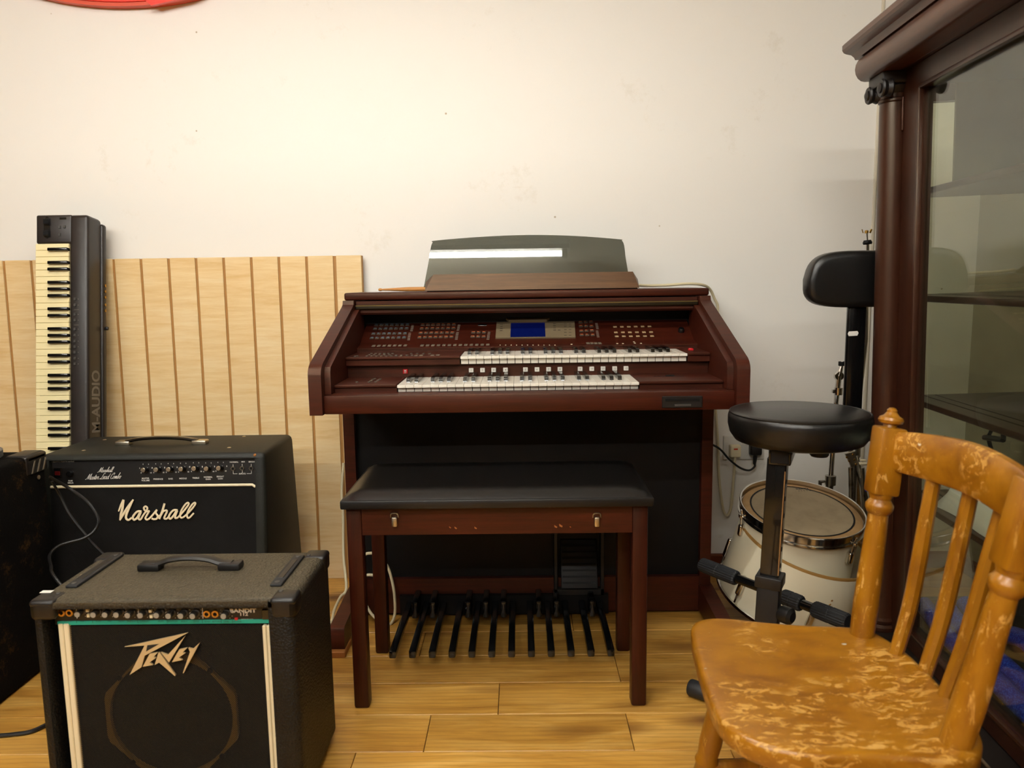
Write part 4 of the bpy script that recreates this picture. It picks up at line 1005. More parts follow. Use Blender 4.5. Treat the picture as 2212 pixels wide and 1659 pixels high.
# cream flex from music rest over the organ's right end
fx = [V((b_.x + .0, 2.52, zt + .012)), py(1400, 617, 2.55), py(1440, 616, 2.57), py(1485, 613, 2.58), py(1515, 615, 2.60), py(1532, 623, 2.64), py(1543, 645, 2.66), py(1550, 672, 2.665), V((.660, 2.668, .80)), V((.675, 2.672, .70)), V((.685, 2.676, .62)), py(1551, 960, 2.675), py(1553, 1030, 2.675), py(1561, 1095, 2.67), py(1570, 1113, 2.665), py(1579, 1095, 2.665), py(1584, 1040, 2.665), py(1587, 998, 2.668), py(1588, 985, 2.668)]
cable('cream_cable', fx, .0048, 'cable_white', 'cream flex running from the organ top down to the wall socket', (.72, 2.66, .33), 6)
wc = [py(742, 1000, 2.62), py(738, 1060, 2.60), py(741, 1110, 2.56), py(742, 1200, 2.52), py(748, 1270, 2.44), py(735, 1290, 2.40), py(722, 1318, 2.30), py(714, 1345, 2.22), V((-.62, 2.12, .006)), V((-.68, 2.02, .006))]
cable('cream_cable', wc, .0046, 'cable_white', 'cream cable hanging behind the organ left side down to the floor', (-.62, 2.12, 0), 6)
w2 = [V((-.50, 2.31, .20)), py(789, 1200, 2.30), py(798, 1195, 2.29), py(808, 1197, 2.29), V((-.38, 2.305, .13)), V((-.365, 2.30, .06)), py(853, 1330, 2.28), py(850, 1290, 2.29), py(846, 1270, 2.3)]
w2 = [py(783, 1215, 2.300), py(788, 1199, 2.295), py(798, 1195, 2.292), py(810, 1198, 2.295), py(835, 1220, 2.30), py(848, 1260, 2.295), py(853, 1300, 2.285), py(852, 1330, 2.28), py(840, 1350, 2.25), py(815, 1338, 2.25), py(798, 1320, 2.26), py(788, 1295, 2.28), py(786, 1260, 2.298), py(790, 1243, 2.298), py(812, 1243, 2.298)]
cable('cream_cable', w2, .0046, 'cable_white', 'cream cable loop beside the pedals behind the bench back leg', (-.40, 2.28, 0), 6)
# ------------------------------------------------------------------ bench
bh = thing('organ_bench', 'mahogany organ bench with black padded vinyl lid and two latches', 'bench', (-.064, 1.95, 0))
LX0, LX1, LY0, LY1 = -.436, .312, 1.762, 2.112
zb_, zl_ = .519, .541
part('lid_frame', MB().rbox(LX0, LX1, LY0, LY1, zb_, zl_, .004, 2), 'black_satin', bh)
cu = MB(); nx, ny = 40, 20; vs = []; fs = []
for j in range(ny + 1):
    for i in range(nx + 1):
        u, w = i / nx, j / ny
        x = LX0 + .004 + (LX1 - LX0 - .008) * u; y = LY0 + .004 + (LY1 - LY0 - .008) * w
        d = min(min(u, 1 - u) * (LX1 - LX0), min(w, 1 - w) * (LY1 - LY0))
        vs.append((x, y, zl_ - .001 + .019 * (1 - (1 - min(1, d / .05)) ** 2.2)))
for j in range(ny):
    for i in range(nx): k = j * (nx + 1) + i; fs.append((k, k + 1, k + nx + 2, k + nx + 1))
part('cushion', MB().add(vs, fs), 'vinyl', bh, angle=60)
lx = [(-.428, -.390), (.264, .302)]; ly = [(1.784, 1.822), (2.068, 2.106)]
for x0, x1 in lx:
    for y0, y1 in ly: part('leg', MB().rbox(x0, x1, y0, y1, 0, zb_, .006, 2), 'mahogany_v', bh)
for y0, y1 in ((1.787, 1.803), (2.087, 2.103)): part('apron', MB().box(-.390, .264, y0, y1, .448, zb_), 'mahogany', bh)
for x0, x1 in ((-.424, -.408), (.282, .298)): part('side_rail', MB().box(x0, x1, 1.822, 2.068, .448, zb_), 'mahogany', bh)
for xp in (853, 1289):
    p = py(xp, 1122, 1.787)
    lt_ = part('latch', MB().rbox(p.x - .0065, p.x + .0065, 1.776, 1.7872, p.z - .016, p.z + .008, .003, 2), 'steel', bh)
    part('latch_loop', MB().tube(smooth([(p.x - .0095, 1.782, p.z + .006), (p.x - .008, 1.780, p.z + .016), (p.x, 1.779, p.z + .018), (p.x + .008, 1.780, p.z + .016), (p.x + .0095, 1.782, p.z + .006)], 4), .0016, 8), 'chrome_old', lt_)
ch = MB()
for x, y, s_ in ((972, 1139, .004), (984, 1140, .005), (1027, 1140, .005), (1200, 1137, .006), (1211, 1135, .007), (1232, 1138, .003)):
    p = py(x, y, 1.787); ch.add([(p.x - s_ * .5, 1.7868, p.z + s_ * .6), (p.x + s_ * .7, 1.7868, p.z - s_ * .2), (p.x + s_ * .5, 1.7868, p.z - s_ * .7), (p.x - s_ * .4, 1.7868, p.z - s_ * .3)], [(0, 1, 2, 3)])
part('chipped_veneer', ch, 'block', bh)

# ------------------------------------------------------------------ wall socket and plugs
sk0, sk1 = py(1563, 942, WY - .01), py(1650, 992, WY - .01)
skt = thing('wall_socket', 'white double wall socket with red-marked switches', 'socket', ((sk0.x + sk1.x) / 2, WY, sk1.z))
part('plate', MB().rbox(sk0.x, sk1.x, WY - .012, WY, sk1.z, sk0.z, .003, 2), 'socket', skt)
for xp in (1604, 1612):
    p = py(xp, 955, WY - .012); s_ = part('switch', MB().rbox(p.x - .005, p.x + .005, WY - .017, WY - .011, p.z - .011, p.z + .009, .0015, 1), 'socket', skt)
    part('red_mark', MB().box(p.x - .004, p.x + .004, WY - .0174, WY - .016, p.z + .005, p.z + .0085), 'red', s_)
p = py(1588, 973, WY - .03)
pw = thing('plug', 'cream mains plug in the left half of the wall socket', 'plug', (p.x, WY - .012, p.z - .02))
part('body', MB().rbox(p.x - .019, p.x + .019, WY - .042, WY - .0122, p.z - .024, p.z + .02, .006, 3), 'cream', pw)
part('badge', MB().rbox(p.x - .008, p.x + .006, WY - .0428, WY - .041, p.z + .004, p.z + .010, .0006, 1), 'coral', pw)
p = py(1632, 970, WY - .03)
pb = thing('plug', 'black mains plug in the right half of the wall socket', 'plug', (p.x, WY - .012, p.z - .03))
part('body', MB().rbox(p.x - .021, p.x + .021, WY - .045, WY - .0122, p.z - .022, p.z + .022, .008, 3), 'black_satin', pb)
part('cord_grip', MB().tube([(p.x, WY - .03, p.z - .02), (p.x - .002, WY - .03, p.z - .055)], [.009, .005], 10), 'black_satin', pb)
bc = [V((p.x - .002, WY - .03, p.z - .052)), py(1630, 1008, WY - .03), py(1618, 1016, WY - .03), py(1598, 1010, WY - .05), py(1575, 992, WY - .06), py(1548, 965, WY - .06), V((.60, 2.648, .50)), V((.55, 2.65, .52))]
cable('black_flex', bc, .0038, 'cable_black', 'black flex from the right plug running behind the organ', (.78, WY - .03, .4), 6)

# ------------------------------------------------------------------ drums
def drum_axis(lean, fwd): return V((math.tan(R(lean)), -math.tan(R(fwd)), 1)).normalized()
ax = drum_axis(13, 14)
cO = py(1742, 1163, 2.23); rO = .199
dep = (cO.z - rO * math.sqrt(1 - ax.z ** 2)) / ax.z - .002
Mo = zto(cO, ax).to_3x3()
d1 = thing('floor_tom_shell', 'large ivory drum shell with bare wooden rim, tilted, holding a smaller drum', 'drum', cO, Mo)
part('shell', MB().lathe([(rO, -dep), (rO, -.006), (rO - .002, -.001), (rO - .005, 0), (rO - .008, -.003), (rO - .008, -dep + .004), (rO - .004, -dep)], 56, cap=False), 'drum_white', d1, True)
part('bearing_edge', MB().lathe([(rO + .0004, -.006), (rO - .001, .0006), (rO - .005, .0012), (rO - .0085, -.002), (rO - .0085, -.012)], 56, cap=False), 'drum_edge', d1, True)
part('lower_hoop', MB().lathe([(rO + .004, -dep), (rO + .010, -dep + .001), (rO + .010, -dep + .010), (rO + .004, -dep + .011)], 56, cap=False), 'chrome', d1, True)
lug = MB().rbox(-.009, .009, -.002, .014, -.034, .034, .006, 3).tube([(0, .008, -.034), (0, .008, -.06)], .003, 8)
lugm = shared('lug', lug, 'chrome')
pl_ = wm(d1).inverted() @ py(1572, 1290, 2.20); aL = math.atan2(pl_.y, pl_.x)
for k in range(6):
    a_ = aL + k * math.pi / 3 + .12
    inst('lug', lugm, d1, wm(d1) @ Matrix.Rotation(a_ - math.pi / 2, 4, 'Z') @ Matrix.Translation((0, rO, -dep + .075)))
hl = MB()
for x, y in ((1602, 1212), (1601, 1221), (1796, 1296), (1793, 1306)):
    d = ray(x, y); q = wm(d1).inverted() @ py(x, y, 2.06); a_ = math.atan2(q.y, q.x)
    hl.lathe([(.0032, 0), (.0032, .0008)], 8, Matrix.Rotation(a_, 4, 'Z') @ Matrix.Translation((rO + .0002, 0, q.z)) @ Matrix.Rotation(R(90), 4, 'Y'))
part('mount_holes', hl, 'drum_edge', d1, True)
ax2 = drum_axis(2.5, 13)
cT = py(1731, 1103, 2.215); rT = .174
Mt = zto(cT, ax2).to_3x3()
d2 = thing('tom_drum', 'smaller ivory tom with chrome hoop and brown-stained head, nested in the larger shell', 'drum', cT, Mt)
dT = .20
part('shell', MB().lathe([(rT - .008, -dT), (rT - .008, -.012), (rT - .012, -.004), (rT - .018, -.01), (rT - .018, -dT)], 56, cap=False), 'drum_white', d2, True)
part('head', MB().lathe([(rT - .028, .002), (.001, .0022)], 56, cap=True), 'drum_head', d2, True)
part('head_collar', MB().lathe([(rT - .0005, -.010), (rT - .004, -.002), (rT - .010, .001), (rT - .029, .002)], 56, cap=False), 'drum_collar', d2, True)
part('ink_ring', MB().lathe([(rT - .0305, .0030), (rT - .028, .0032), (rT - .0255, .0030)], 56, cap=False), 'black', d2, True)
part('hoop', MB().lathe([(rT + .001, -.018), (rT + .008, -.018), (rT + .008, -.013), (rT + .003, -.012), (rT + .003, .008), (rT + .006, .011), (rT + .004, .013), (rT + .0005, .012), (rT + .0005, -.017)], 64, cap=False), 'chrome', d2, True)
for x, y in ((1825, 1190), (1602, 1100)):
    q = wm(d2).inverted() @ py(x, y, 2.1 if x > 1700 else 2.2); a_ = math.atan2(q.y, q.x)
    m = MB().rbox(-.009, .009, -.009, .010, -.085, -.045, .007, 3).tube([(0, .004, -.045), (0, .006, -.005), (0, .008, .004)], .003, 8).rbox(-.006, .006, .002, .014, -.022, -.010, .003, 2)
    inst('lug', shared('lug', m, 'chrome'), d2, wm(d2) @ Matrix.Rotation(a_ - math.pi / 2, 4, 'Z') @ Matrix.Translation((0, rT, 0)))
nl = MB(); q = wm(d2).inverted() @ py(1735, 1052, 2.34)
text(nl, 'REMO', .012, Matrix.Translation((q.x, q.y + .004, .0026)), .03, 1.3)
for k in range(5): nl.tube([(q.x - .016 + .008 * k, q.y - .004, .0028), (q.x - .02 + .010 * k, q.y - .012, .0028)], .0006, 4)
part('head_print', nl, 'dark_grey', d2, True)

# ------------------------------------------------------------------ cymbal stands behind
def stick(mb, a, b, r, n=10): mb.tube([a, b], r, n)
s1 = thing('cymbal_stand', 'chrome cymbal stand with spread tripod behind the drums, topped by a wing nut', 'stand', (1.10, 2.54, 0))
top = py(1874, 525, 2.54); hub = py(1846, 975, 2.54)
part('lower_tube', MB().tube([(hub.x, hub.y, .30), hub + V((0, 0, .10))], .0125, 14), 'chrome_old', s1)
part('upper_tube', MB().tube([hub + V((0, 0, .10)), V((hub.x + .02, 2.54, .85)), top], [.0095, .008, .006], 12), 'chrome', s1)
for q, nm in ((py(1872, 500, 2.54), 'wing_nut'),):
    m = MB().lathe([(.006, 0), (.006, .008), (.003, .010)], 10, Matrix.Translation(q - V((0, 0, .006))))
    for sg in (-1, 1): m.rbox(-.001 + sg * .010, .001 + sg * .010 + sg * .004, -.002, .002, -.001, .012, .0008, 1, Matrix.Translation(q) @ Matrix.Rotation(sg * .35, 4, 'Y'))
    part('wing_nut', m, 'brass', s1)
part('spindle', MB().tube([top, py(1872, 500, 2.54)], .003, 8), 'chrome', s1)
part('felt', MB().lathe([(.013, 0), (.015, .006), (.011, .014), (.004, .014)], 14, zto(py(1874, 528, 2.54), (-.1, 0, 1))), 'black', s1)
part('collar', MB().lathe([(.018, -.02), (.020, -.016), (.020, .012), (.015, .02)], 16, Matrix.Translation(hub)), 'chrome_old', s1)
for foot_ in (V((1.10, 2.47, .012)), V((1.23, 2.47, .012)), V((1.22, 2.64, .012))):
    lg_ = part('leg', MB().tube([hub + V((0, 0, -.01)), foot_], .0085, 10), 'chrome_old', s1)
    part('rubber_foot', MB().tube([foot_ + (hub - foot_).normalized() * .03, foot_ - V((0, 0, .003))], .013, 10), 'rubber', lg_)
s2 = thing('drum_hardware_stand', 'chrome drum stand with tilter clamp rising beside the stool backrest', 'stand', (1.0, 2.55, 0))
pa, pb_, pc_ = py(1795, 1010, 2.55), py(1806, 870, 2.55), py(1816, 770, 2.55)
base_ = V((pa.x - .04, 2.55, .02))
part('lower_tube', MB().tube([base_, pa + V((0, 0, -.04))], .013, 14), 'chrome_old', s2)
part('upper_tube', MB().tube([pa + V((0, 0, -.05)), pb_], .0085, 12), 'chrome', s2)
part('collar', MB().tube([pa + V((0, 0, -.06)), pa + V((0, 0, -.028))], .018, 14).tube([pa + V((0, 0, -.045)), pa + V((-.035, 0, -.05))], .005, 8).rbox(-.006, .006, -.003, .003, -.02, .006, .002, 2, Matrix.Translation(pa + V((-.035, 0, -.05)))), 'chrome_old', s2)
q = py(1811, 845, 2.55)
part('clamp', MB().tube([q + V((0, 0, -.012)), q + V((0, 0, .012))], .014, 14).rbox(-.022, -.008, -.006, .006, -.006, .006, .002, 2, Matrix.Translation(q)), 'chrome', s2)
q = py(1812, 812, 2.55)
part('tilter', MB().lathe([(.0, -.008), (.014, -.008), (.016, -.005), (.016, .005), (.014, .008), (0, .008)], 18, Matrix.Translation(q) @ Matrix.Rotation(R(90), 4, 'X')).tube([q, pb_], [.010, .008], 10).tube([q, py(1820, 780, 2.55)], [.010, .005], 10), 'chrome', s2)
part('felt', MB().lathe([(.012, 0), (.012, .014), (.004, .014)], 14, Matrix.Translation(py(1819, 790, 2.55))), 'black', s2)
for dx, dy in ((-.10, .06), (.05, -.06), (.02, .10)):
    e = base_ + V((dx, dy, 0)); e.z = .012
    lg_ = part('leg', MB().tube([base_ + V((0, 0, .22)), e], .008, 10), 'chrome_old', s2)
    part('rubber_foot', MB().tube([e + V((0, 0, .012)), e - V((0, 0, .005))], .013, 10), 'rubber', lg_)
# folded pedal-like chrome linkage
s3 = thing('drum_pedal', 'folded chrome drum pedal with riveted plate beside the cabinet column', 'pedal', (1.11, 2.45, 0))
n3 = V((0, -1, 0))
def k3(x, y): return py(x, y, 2.42)
pl3 = [k3(*q) for q in ((1826, 981), (1847, 975), (1853, 1003), (1840, 1011))]
pt3 = part('plate', MB().prism([(p.x, p.z) for p in pl3], 1, 2.42, 2.428), 'steel', s3)
for x, y in ((1842, 982), (1829, 988), (1834, 996), (1846, 993), (1849, 1003)): p = k3(x, y); part('rivet', MB().lathe([(.0035, 0), (.0025, .002), (0, .002)], 10, Matrix.Translation((p.x, 2.42, p.z)) @ FR), 'brass', pt3)
p = k3(1862, 1000); part('wing_screw', MB().rbox(p.x - .012, p.x + .012, 2.405, 2.417, p.z - .005, p.z + .004, .004, 3).rbox(p.x - .010, p.x + .008, 2.407, 2.417, p.z + .007, p.z + .014, .004, 3), 'cream', s3)
part('rod', MB().tube([k3(1852, 985), k3(1866, 1050), V((k3(1880, 1110).x, 2.42, k3(1880, 1110).z))], [.004, .007, .004], 10), 'chrome', s3)
part('blue_band', MB().tube([k3(1866, 1049), k3(1869, 1060)], .0085, 10), 'tinsel', s3)
p = k3(1862, 1010); part('frame', MB().tube([p, V((p.x + .02, 2.42, .25)), V((p.x + .02, 2.42, .01))], .008, 10).tube([k3(1838, 1010), V((k3(1838, 1010).x + .02, 2.41, .01))], .008, 10), 'chrome_old', s3)
part('foot_board', MB().rbox(p.x - .03, p.x + .05, 2.36, 2.44, 0, .012, .003), 'black_satin', s3)
p = pz(1583, 1172, .06)

# ------------------------------------------------------------------ guitar stool with backrest
sc0 = py(1727, 897, 1.77); ZS = .742
so = thing('stool', 'black round-seated guitar stool with small padded backrest and ribbed footrest', 'stool', (.66, 1.80, 0))
sx, sy, sr = (py(1578, 895, 1.77).x + py(1876, 895, 1.77).x) / 2, 1.772, (py(1876, 895, 1.77).x - py(1578, 895, 1.77).x) / 2
part('seat', MB().lathe([(0, -.072), (sr * .80, -.072), (sr * .90, -.066), (sr * .97, -.050), (sr, -.030), (sr, -.012), (sr * .985, -.004), (sr * .955, .0), (sr * .90, .003), (0, .006)], 56, Matrix.Translation((sx, sy, ZS)), cap=False), 'vinyl_stool', so, angle=50)
part('piping', MB().tube([(sx + sr * .965 * math.cos(a_), sy + sr * .965 * math.sin(a_), ZS - .0015) for a_ in [2 * math.pi * i / 56 for i in range(56)]], .003, 6, closed=True), 'vinyl_stool', so)
pT, pB = py(1680, 1005, 1.72), py(1664, 1245, 1.72)
yawp = R(-28)
def sqtube(mb, a, b, w, yaw):
    zx = (b - a).normalized(); M_ = Matrix.Translation(a) @ zto((0, 0, 0), zx).to_3x3().to_4x4(); L = (b - a).length
    return mb.rbox(-w / 2, w / 2, -w / 2, w / 2, 0, L, .003, 2, Matrix.Translation(a) @ (V((0, 0, 1)).rotation_difference(zx)).to_matrix().to_4x4() @ Matrix.Rotation(yaw, 4, 'Z'))
up_ = (pT - pB).normalized()
gnd = pB - up_ * (pB.z / up_.z)
post = part('post', sqtube(MB(), pB - up_ * .03, pT + up_ * .02, .042, yawp), 'black_gloss', so)
Me = Matrix.Translation(pB) @ (V((0, 0, 1)).rotation_difference(up_)).to_matrix().to_4x4() @ Matrix.Rotation(yawp, 4, 'Z')
part('worn_edge', MB().rbox(.0185, .0214, -.0214, -.0185, .012, (pT - pB).length - .008, .0008, 1, Me), 'worn_metal', post)
ph = MB(); Mp = Matrix.Translation(pB) @ (V((0, 0, 1)).rotation_difference(up_)).to_matrix().to_4x4() @ Matrix.Rotation(yawp, 4, 'Z')
for k in range(6): ph.lathe([(.0055, 0), (.0055, .0006)], 10, Mp @ Matrix.Translation((.0211, 0, .03 + k * .04)) @ Matrix.Rotation(R(90), 4, 'Y'))
part('adjustment_holes', ph, 'black', post)
part('lower_post', sqtube(MB(), gnd + up_ * .03, pB - up_ * .012, .050, yawp), 'black_satin', so)
part('collar', sqtube(MB(), pB - up_ * .022, pB + up_ * .006, .060, yawp), 'black_satin', so)
bk0 = py(1683, 985, 1.690)
br = part('seat_bracket', MB().rbox(-.024, .024, 0, .16, -.021, .021, .003, 2, Matrix.Translation(bk0 + V((0, -.004, 0))) @ Matrix.Rotation(R(-24), 4, 'Z')), 'black_gloss', so)
part('bracket_end', MB().rbox(-.0205, .0205, -.0012, .004, -.0175, .0175, .002, 1, Matrix.Translation(bk0 + V((0, -.004, 0))) @ Matrix.Rotation(R(-24), 4, 'Z')), 'black', br)
p = py(1770, 975, 1.80); part('lock_knob', MB().lathe([(.019, -.012), (.022, -.008), (.022, .008), (.016, .014)], 18, Matrix.Translation((p.x, p.y, p.z))), 'black_satin', so)
part('under_plate', MB().rbox(sx - .08, sx + .08, sy - .07, sy + .12, ZS - .083, ZS - .070, .003), 'black_satin', so)
# footrest bar with ribbed grips
fz = .25
fa, fb = pz(1522, 1222, fz), pz(1822, 1340, fz)
fdv = (fb - fa).normalized(); FL = (fb - fa).length
frt = part('footrest_bar', MB().tube([fa, fb], .0125, 16), 'black_gloss', so)
def grip(t0, t1):
    m = MB(); n = 40; vs = []; fs = []; Mg = zto(fa, fdv)
    prof = [(t0, .016), (t0 + .004, .0195), ((t0 + t1) / 2 - .002, .0200), ((t0 + t1) / 2, .0185), ((t0 + t1) / 2 + .002, .0200), (t1 - .004, .0195), (t1, .016)]
    for z, r in prof:
        for j in range(n):
            a_ = 2 * math.pi * j / n; q = r + (.0007 if j % 2 else -.0007); vs.append((q * math.cos(a_), q * math.sin(a_), z))
    for i in range(len(prof) - 1):
        for j in range(n): fs.append((i * n + j, i * n + (j + 1) % n, (i + 1) * n + (j + 1) % n, (i + 1) * n + j))
    fs.append(tuple(range(n - 1, -1, -1))); fs.append(tuple(range((len(prof) - 1) * n, len(prof) * n)))
    return m.add(vs, fs, Mg)
for ta, tb in ((-.012, .115), (.262, .318), (.352, FL + .012)): part('rubber_grip', grip(ta, tb), 'rubber', frt, angle=20)
kn_ = pB - up_ * .10
part('footrest_knob', MB().lathe([(.016, 0), (.02, .008), (.02, .03), (.012, .036)], 16, zto(kn_ + V((.02, -.02, .02)), V((.6, -.8, 0)))), 'black_satin', so)
fm_ = fa + fdv * .20
part('footrest_arm', MB().tube([fm_ + V((0, 0, -.002)), pB - up_ * .05], .014, 10), 'black_satin', so)
for (ex, ey) in ((pz(1496, 1486, .022).x, pz(1496, 1486, .022).y), (.80, 1.70), (.70, 1.99), (.53, 1.50)):
    e = V((ex, ey, .022)); lg_ = part('leg', MB().tube([gnd + V((0, 0, .06)), e + V((0, 0, .004))], .013, 10), 'black_satin', so)
    dv = (e - gnd); dv.z = 0; dv.normalize()
    part('rubber_foot', MB().tube([e - dv * .045, e - dv * .04, e + dv * .004, e + dv * .008], [.019, .0215, .0215, .019], 18), 'rubber', lg_)
part('floor_hub', MB().rbox(gnd.x - .04, gnd.x + .04, gnd.y - .04, gnd.y + .04, .03, .10, .006), 'black_satin', so)
# backrest
bx_ = py(1850, 760, 1.985).x
p0, p1 = py(1846, 880, 2.02), py(1852, 640, 2.02)
up2 = MB().rbox(p1.x - .023, p1.x + .023, 2.012, 2.032, ZS - .09, p1.z, .004, 2)
bu = part('backrest_upright', up2, 'black_gloss', so)
part('backrest_arm', MB().rbox(p1.x - .02, p1.x + .02, 1.84, 2.032, ZS - .095, ZS - .078, .004, 2), 'black_gloss', so)
q = py(1843, 721, 2.011); tg = [(q.x + dx, q.z + dz) for dx, dz in ((-.014, .0), (-.011, .006), (.011, .007), (.014, .002), (.011, -.005), (-.011, -.006))]
part('price_tag', MB().prism(tg, 1, 2.0110, 2.0122), 'white', bu)
b0, b1 = py(1731, 600, 2.01), py(1850, 541, 2.01); b2 = py(1850, 664, 2.01)
pcx = p1.x + .005; hw = min(pcx - b0.x, .142); cz = (b1.z + b2.z) / 2; hz = (b1.z - b2.z) / 2
pts = []
for i in range(48):
    a_ = 2 * math.pi * i / 48; ca, sa = math.cos(a_), math.sin(a_)
    x = math.copysign(abs(ca) ** .55, ca); z = math.copysign(abs(sa) ** .50, sa)
    if z > 0: x *= 1 - .12 * z * (abs(x) > .2)
    pts.append((x, z))
m = MB(); vs = []; fs = []; lay = [(0.0, .80, 1.992), (0.0, .93, 1.9935), (0, .985, 2.000), (0, 1.0, 2.010), (0, 1.0, 2.035), (0, .97, 2.046), (0, .6, 2.050)]
for _, s_, yy in lay:
    for x, z in pts: vs.append((pcx + x * (hw - (1 - s_) * .09), yy + .018 * (1 - abs(x) ** 2) * (-1 if False else 0), cz + z * (hz - (1 - s_) * .09)))
n = 48
for i in range(len(lay) - 1):
    for j in range(n): fs.append((i * n + j, i * n + (j + 1) % n, (i + 1) * n + (j + 1) % n, (i + 1) * n + j))
fs.append(tuple(range(n - 1, -1, -1))); fs.append(tuple(range((len(lay) - 1) * n, len(lay) * n)))
part('backrest_pad', m.add(vs, fs), 'vinyl_stool', so, angle=50)

# ------------------------------------------------------------------ display cabinet
CRm = (Matrix.Rotation(R(-3.06), 3, 'Z') @ Matrix.Rotation(R(-1.45), 3, 'Y'))
cO_ = V((.942, 1.92, .004))
cb_ = thing('display_cabinet', 'tall dark mahogany glazed display cabinet with round column, along the right wall', 'cabinet', cO_, CRm)
MC = wm(cb_); MCi = MC.inverted()
L = 1.25
def cplane(x, y, lx):    # pixel on the plane local x = lx
    n = MC.to_3x3() @ V((1, 0, 0)); return MCi @ pp(x, y, MC @ V((lx, 0, 0)), n)
DEP = .43
zC0 = (MCi @ py(1900, 1352, 1.92)).z; zCap = (MCi @ py(1905, 203, 1.92)).z; zCapT = (MCi @ py(1905, 162, 1.92)).z
def cpart(nm, mb, mat, **k): return part(nm, mb, mat, cb_, True, **k)
# plinth with stepped mouldings
cpart('plinth', MB().prism([(-.055, 0.004), (-.055, zC0 - .05), (-.048, zC0 - .044), (-.052, zC0 - .036), (-.046, zC0 - .018), (-.04, zC0), (DEP + .01, zC0), (DEP + .01, 0.004)], 1, .062, -L), 'cab_dusty')
for zz_, xx_ in ((zC0 - .047, -.0535), (zC0 - .002, -.0415)):
    cpart('worn_moulding', MB().tube([(xx_, .06, zz_), (xx_, -L + .002, zz_)], .003, 8), 'dusty_edge')
col = [(.041, 0), (.044, .006), (.044, .012), (.038, .018), (.042, .024), (.0425, .030), (.036, .036), (.0345, .05), (.0345, .3), (.0335, .7), (.0305, zCap - zC0 - .045), (.0300, zCap - zC0 - .024), (.0335, zCap - zC0 - .021), (.0335, zCap - zC0 - .016), (.0300, zCap - zC0 - .013), (.0300, zCap - zC0)]
for yy in (0.0, -L + .06):
    cc = cpart('column', MB().lathe(col, 36, Matrix.Translation((0, yy, zC0))), 'cab')
    cap = MB().lathe([(.030, zCap - .004), (.036, zCap + .004), (.040, zCap + .012), (.036, zCap + .016)], 28, Matrix.Translation((0, yy, 0)))
    cap.rbox(-.043, .043, yy - .043, yy + .043, zCap + .016, zCapT, .004, 2)
    for sx_ in (-1, 1):
        for sy_ in (-1, 1):
            cx_, cy_ = sx_ * .033, yy + sy_ * .038
            Mv = Matrix.Translation((cx_, cy_, zCap + .006)) @ Matrix.Rotation(R(90), 4, 'Y')
            cap.lathe([(0, -.013), (.019, -.013), (.021, -.009), (.017, 0), (.021, .009), (.019, .013), (0, .013)], 20, Mv)
            cap.lathe([(.0, .013), (.011, .013), (.012, .016), (.006, .019), (0, .0195)], 14, Mv if sx_ > 0 else Mv @ Matrix.Rotation(R(180), 4, 'X'))
    part('capital', cap, 'cab_dusty', cc, True)
# carcass
cpart('corner_post', MB().rbox(.022, .055, -.028, .056, zC0, zCapT, .002, 1), 'cab')
enf = cpart('end_frame', MB().box(.055, DEP, .032, .056, zC0, zC0 + .055).box(.055, DEP, .032, .056, zCapT - .06, zCapT).box(DEP - .03, DEP, .032, .056, zC0, zCapT), 'cab')
part('end_glass', MB().box(.05, DEP - .025, .042, .045, zC0 + .05, zCapT - .055), 'glass', enf, True)
cpart('back_panel', MB().box(DEP, DEP + .012, .056, -L, zC0, zCapT), 'cab')
cpart('back_lining', MB().box(DEP - .006, DEP - .0005, .0315, -L + .02, zC0 + .001, zCapT - .001), 'cab_olive')
cpart('end_panel', MB().box(.022, DEP, -L, -L + .02, zC0, zCapT), 'cab')
cpart('floor_board', MB().box(.02, DEP - .007, .0295, -L + .02, zC0, zC0 + .012), 'cab_dusty')
cpart('roof_board', MB().box(.02, DEP - .007, .0295, -L + .02, zCapT - .02, zCapT - .001), 'cab')
# door: stiles, rails, bead, glass, hinge
gz1 = cplane(2020, 182, .035).z; gz0 = zC0 + .05
gyf = cplane(1995, 600, .03).y
dr = cpart('door', MB().rbox(.012, .040, -.029, gyf, zC0 + .004, zCapT - .002, .003, 1).rbox(.012, .040, gyf, -L + .09, gz1, zCapT - .002, .003, 1).rbox(.012, .040, gyf, -L + .09, zC0 + .004, gz0, .003, 1).rbox(.012, .040, -L + .09, -L + .022, zC0 + .004, zCapT - .002, .003, 1), 'cab')
part('glass_pane', MB().box(.0255, .0285, gyf + .004, -L + .088, gz0 - .004, gz1 + .004), 'glass', dr, True)
bead = MB()
for (ya, yb, za, zb2) in ((gyf + .006, gyf - .004, gz0, gz1), (gyf, -L + .09, gz1 - .004, gz1 + .007), (gyf, -L + .09, gz0 - .007, gz0 + .004)): bead.rbox(.006, .020, min(ya, yb), max(ya, yb), za, zb2, .003, 2)
part('glazing_bead', bead, 'cab', dr, True)
hz_ = cplane(1962, 240, .01)
part('hinge', MB().lathe([(0, -.04), (.003, -.038), (.0035, -.034), (.0035, .034), (.003, .038), (0, .04)], 10, Matrix.Translation((.010, -.031, hz_.z))), 'old_brass', dr, True)
hz2 = zC0 + .30
part('hinge', MB().lathe([(0, -.04), (.003, -.038), (.0035, -.034), (.0035, .034), (.003, .038), (0, .04)], 10, Matrix.Translation((.010, -.031, hz2))), 'old_brass', dr, True)
# shelves with plate grooves
zs_ = [cplane(2100, y, .055).z for y in (388, 650, 910, 1160)]
for zz in zs_:
    sh = cpart('shelf', MB().rbox(.055, DEP - .008, -L + .022, .029, zz - .008, zz + .008, .004, 2), 'cab')
    part('plate_groove', MB().box(.095, .100, -L + .03, .015, zz + .0078, zz + .0084).box(.125, .129, -L + .03, .015, zz + .0078, zz + .0084), 'black', sh, True)
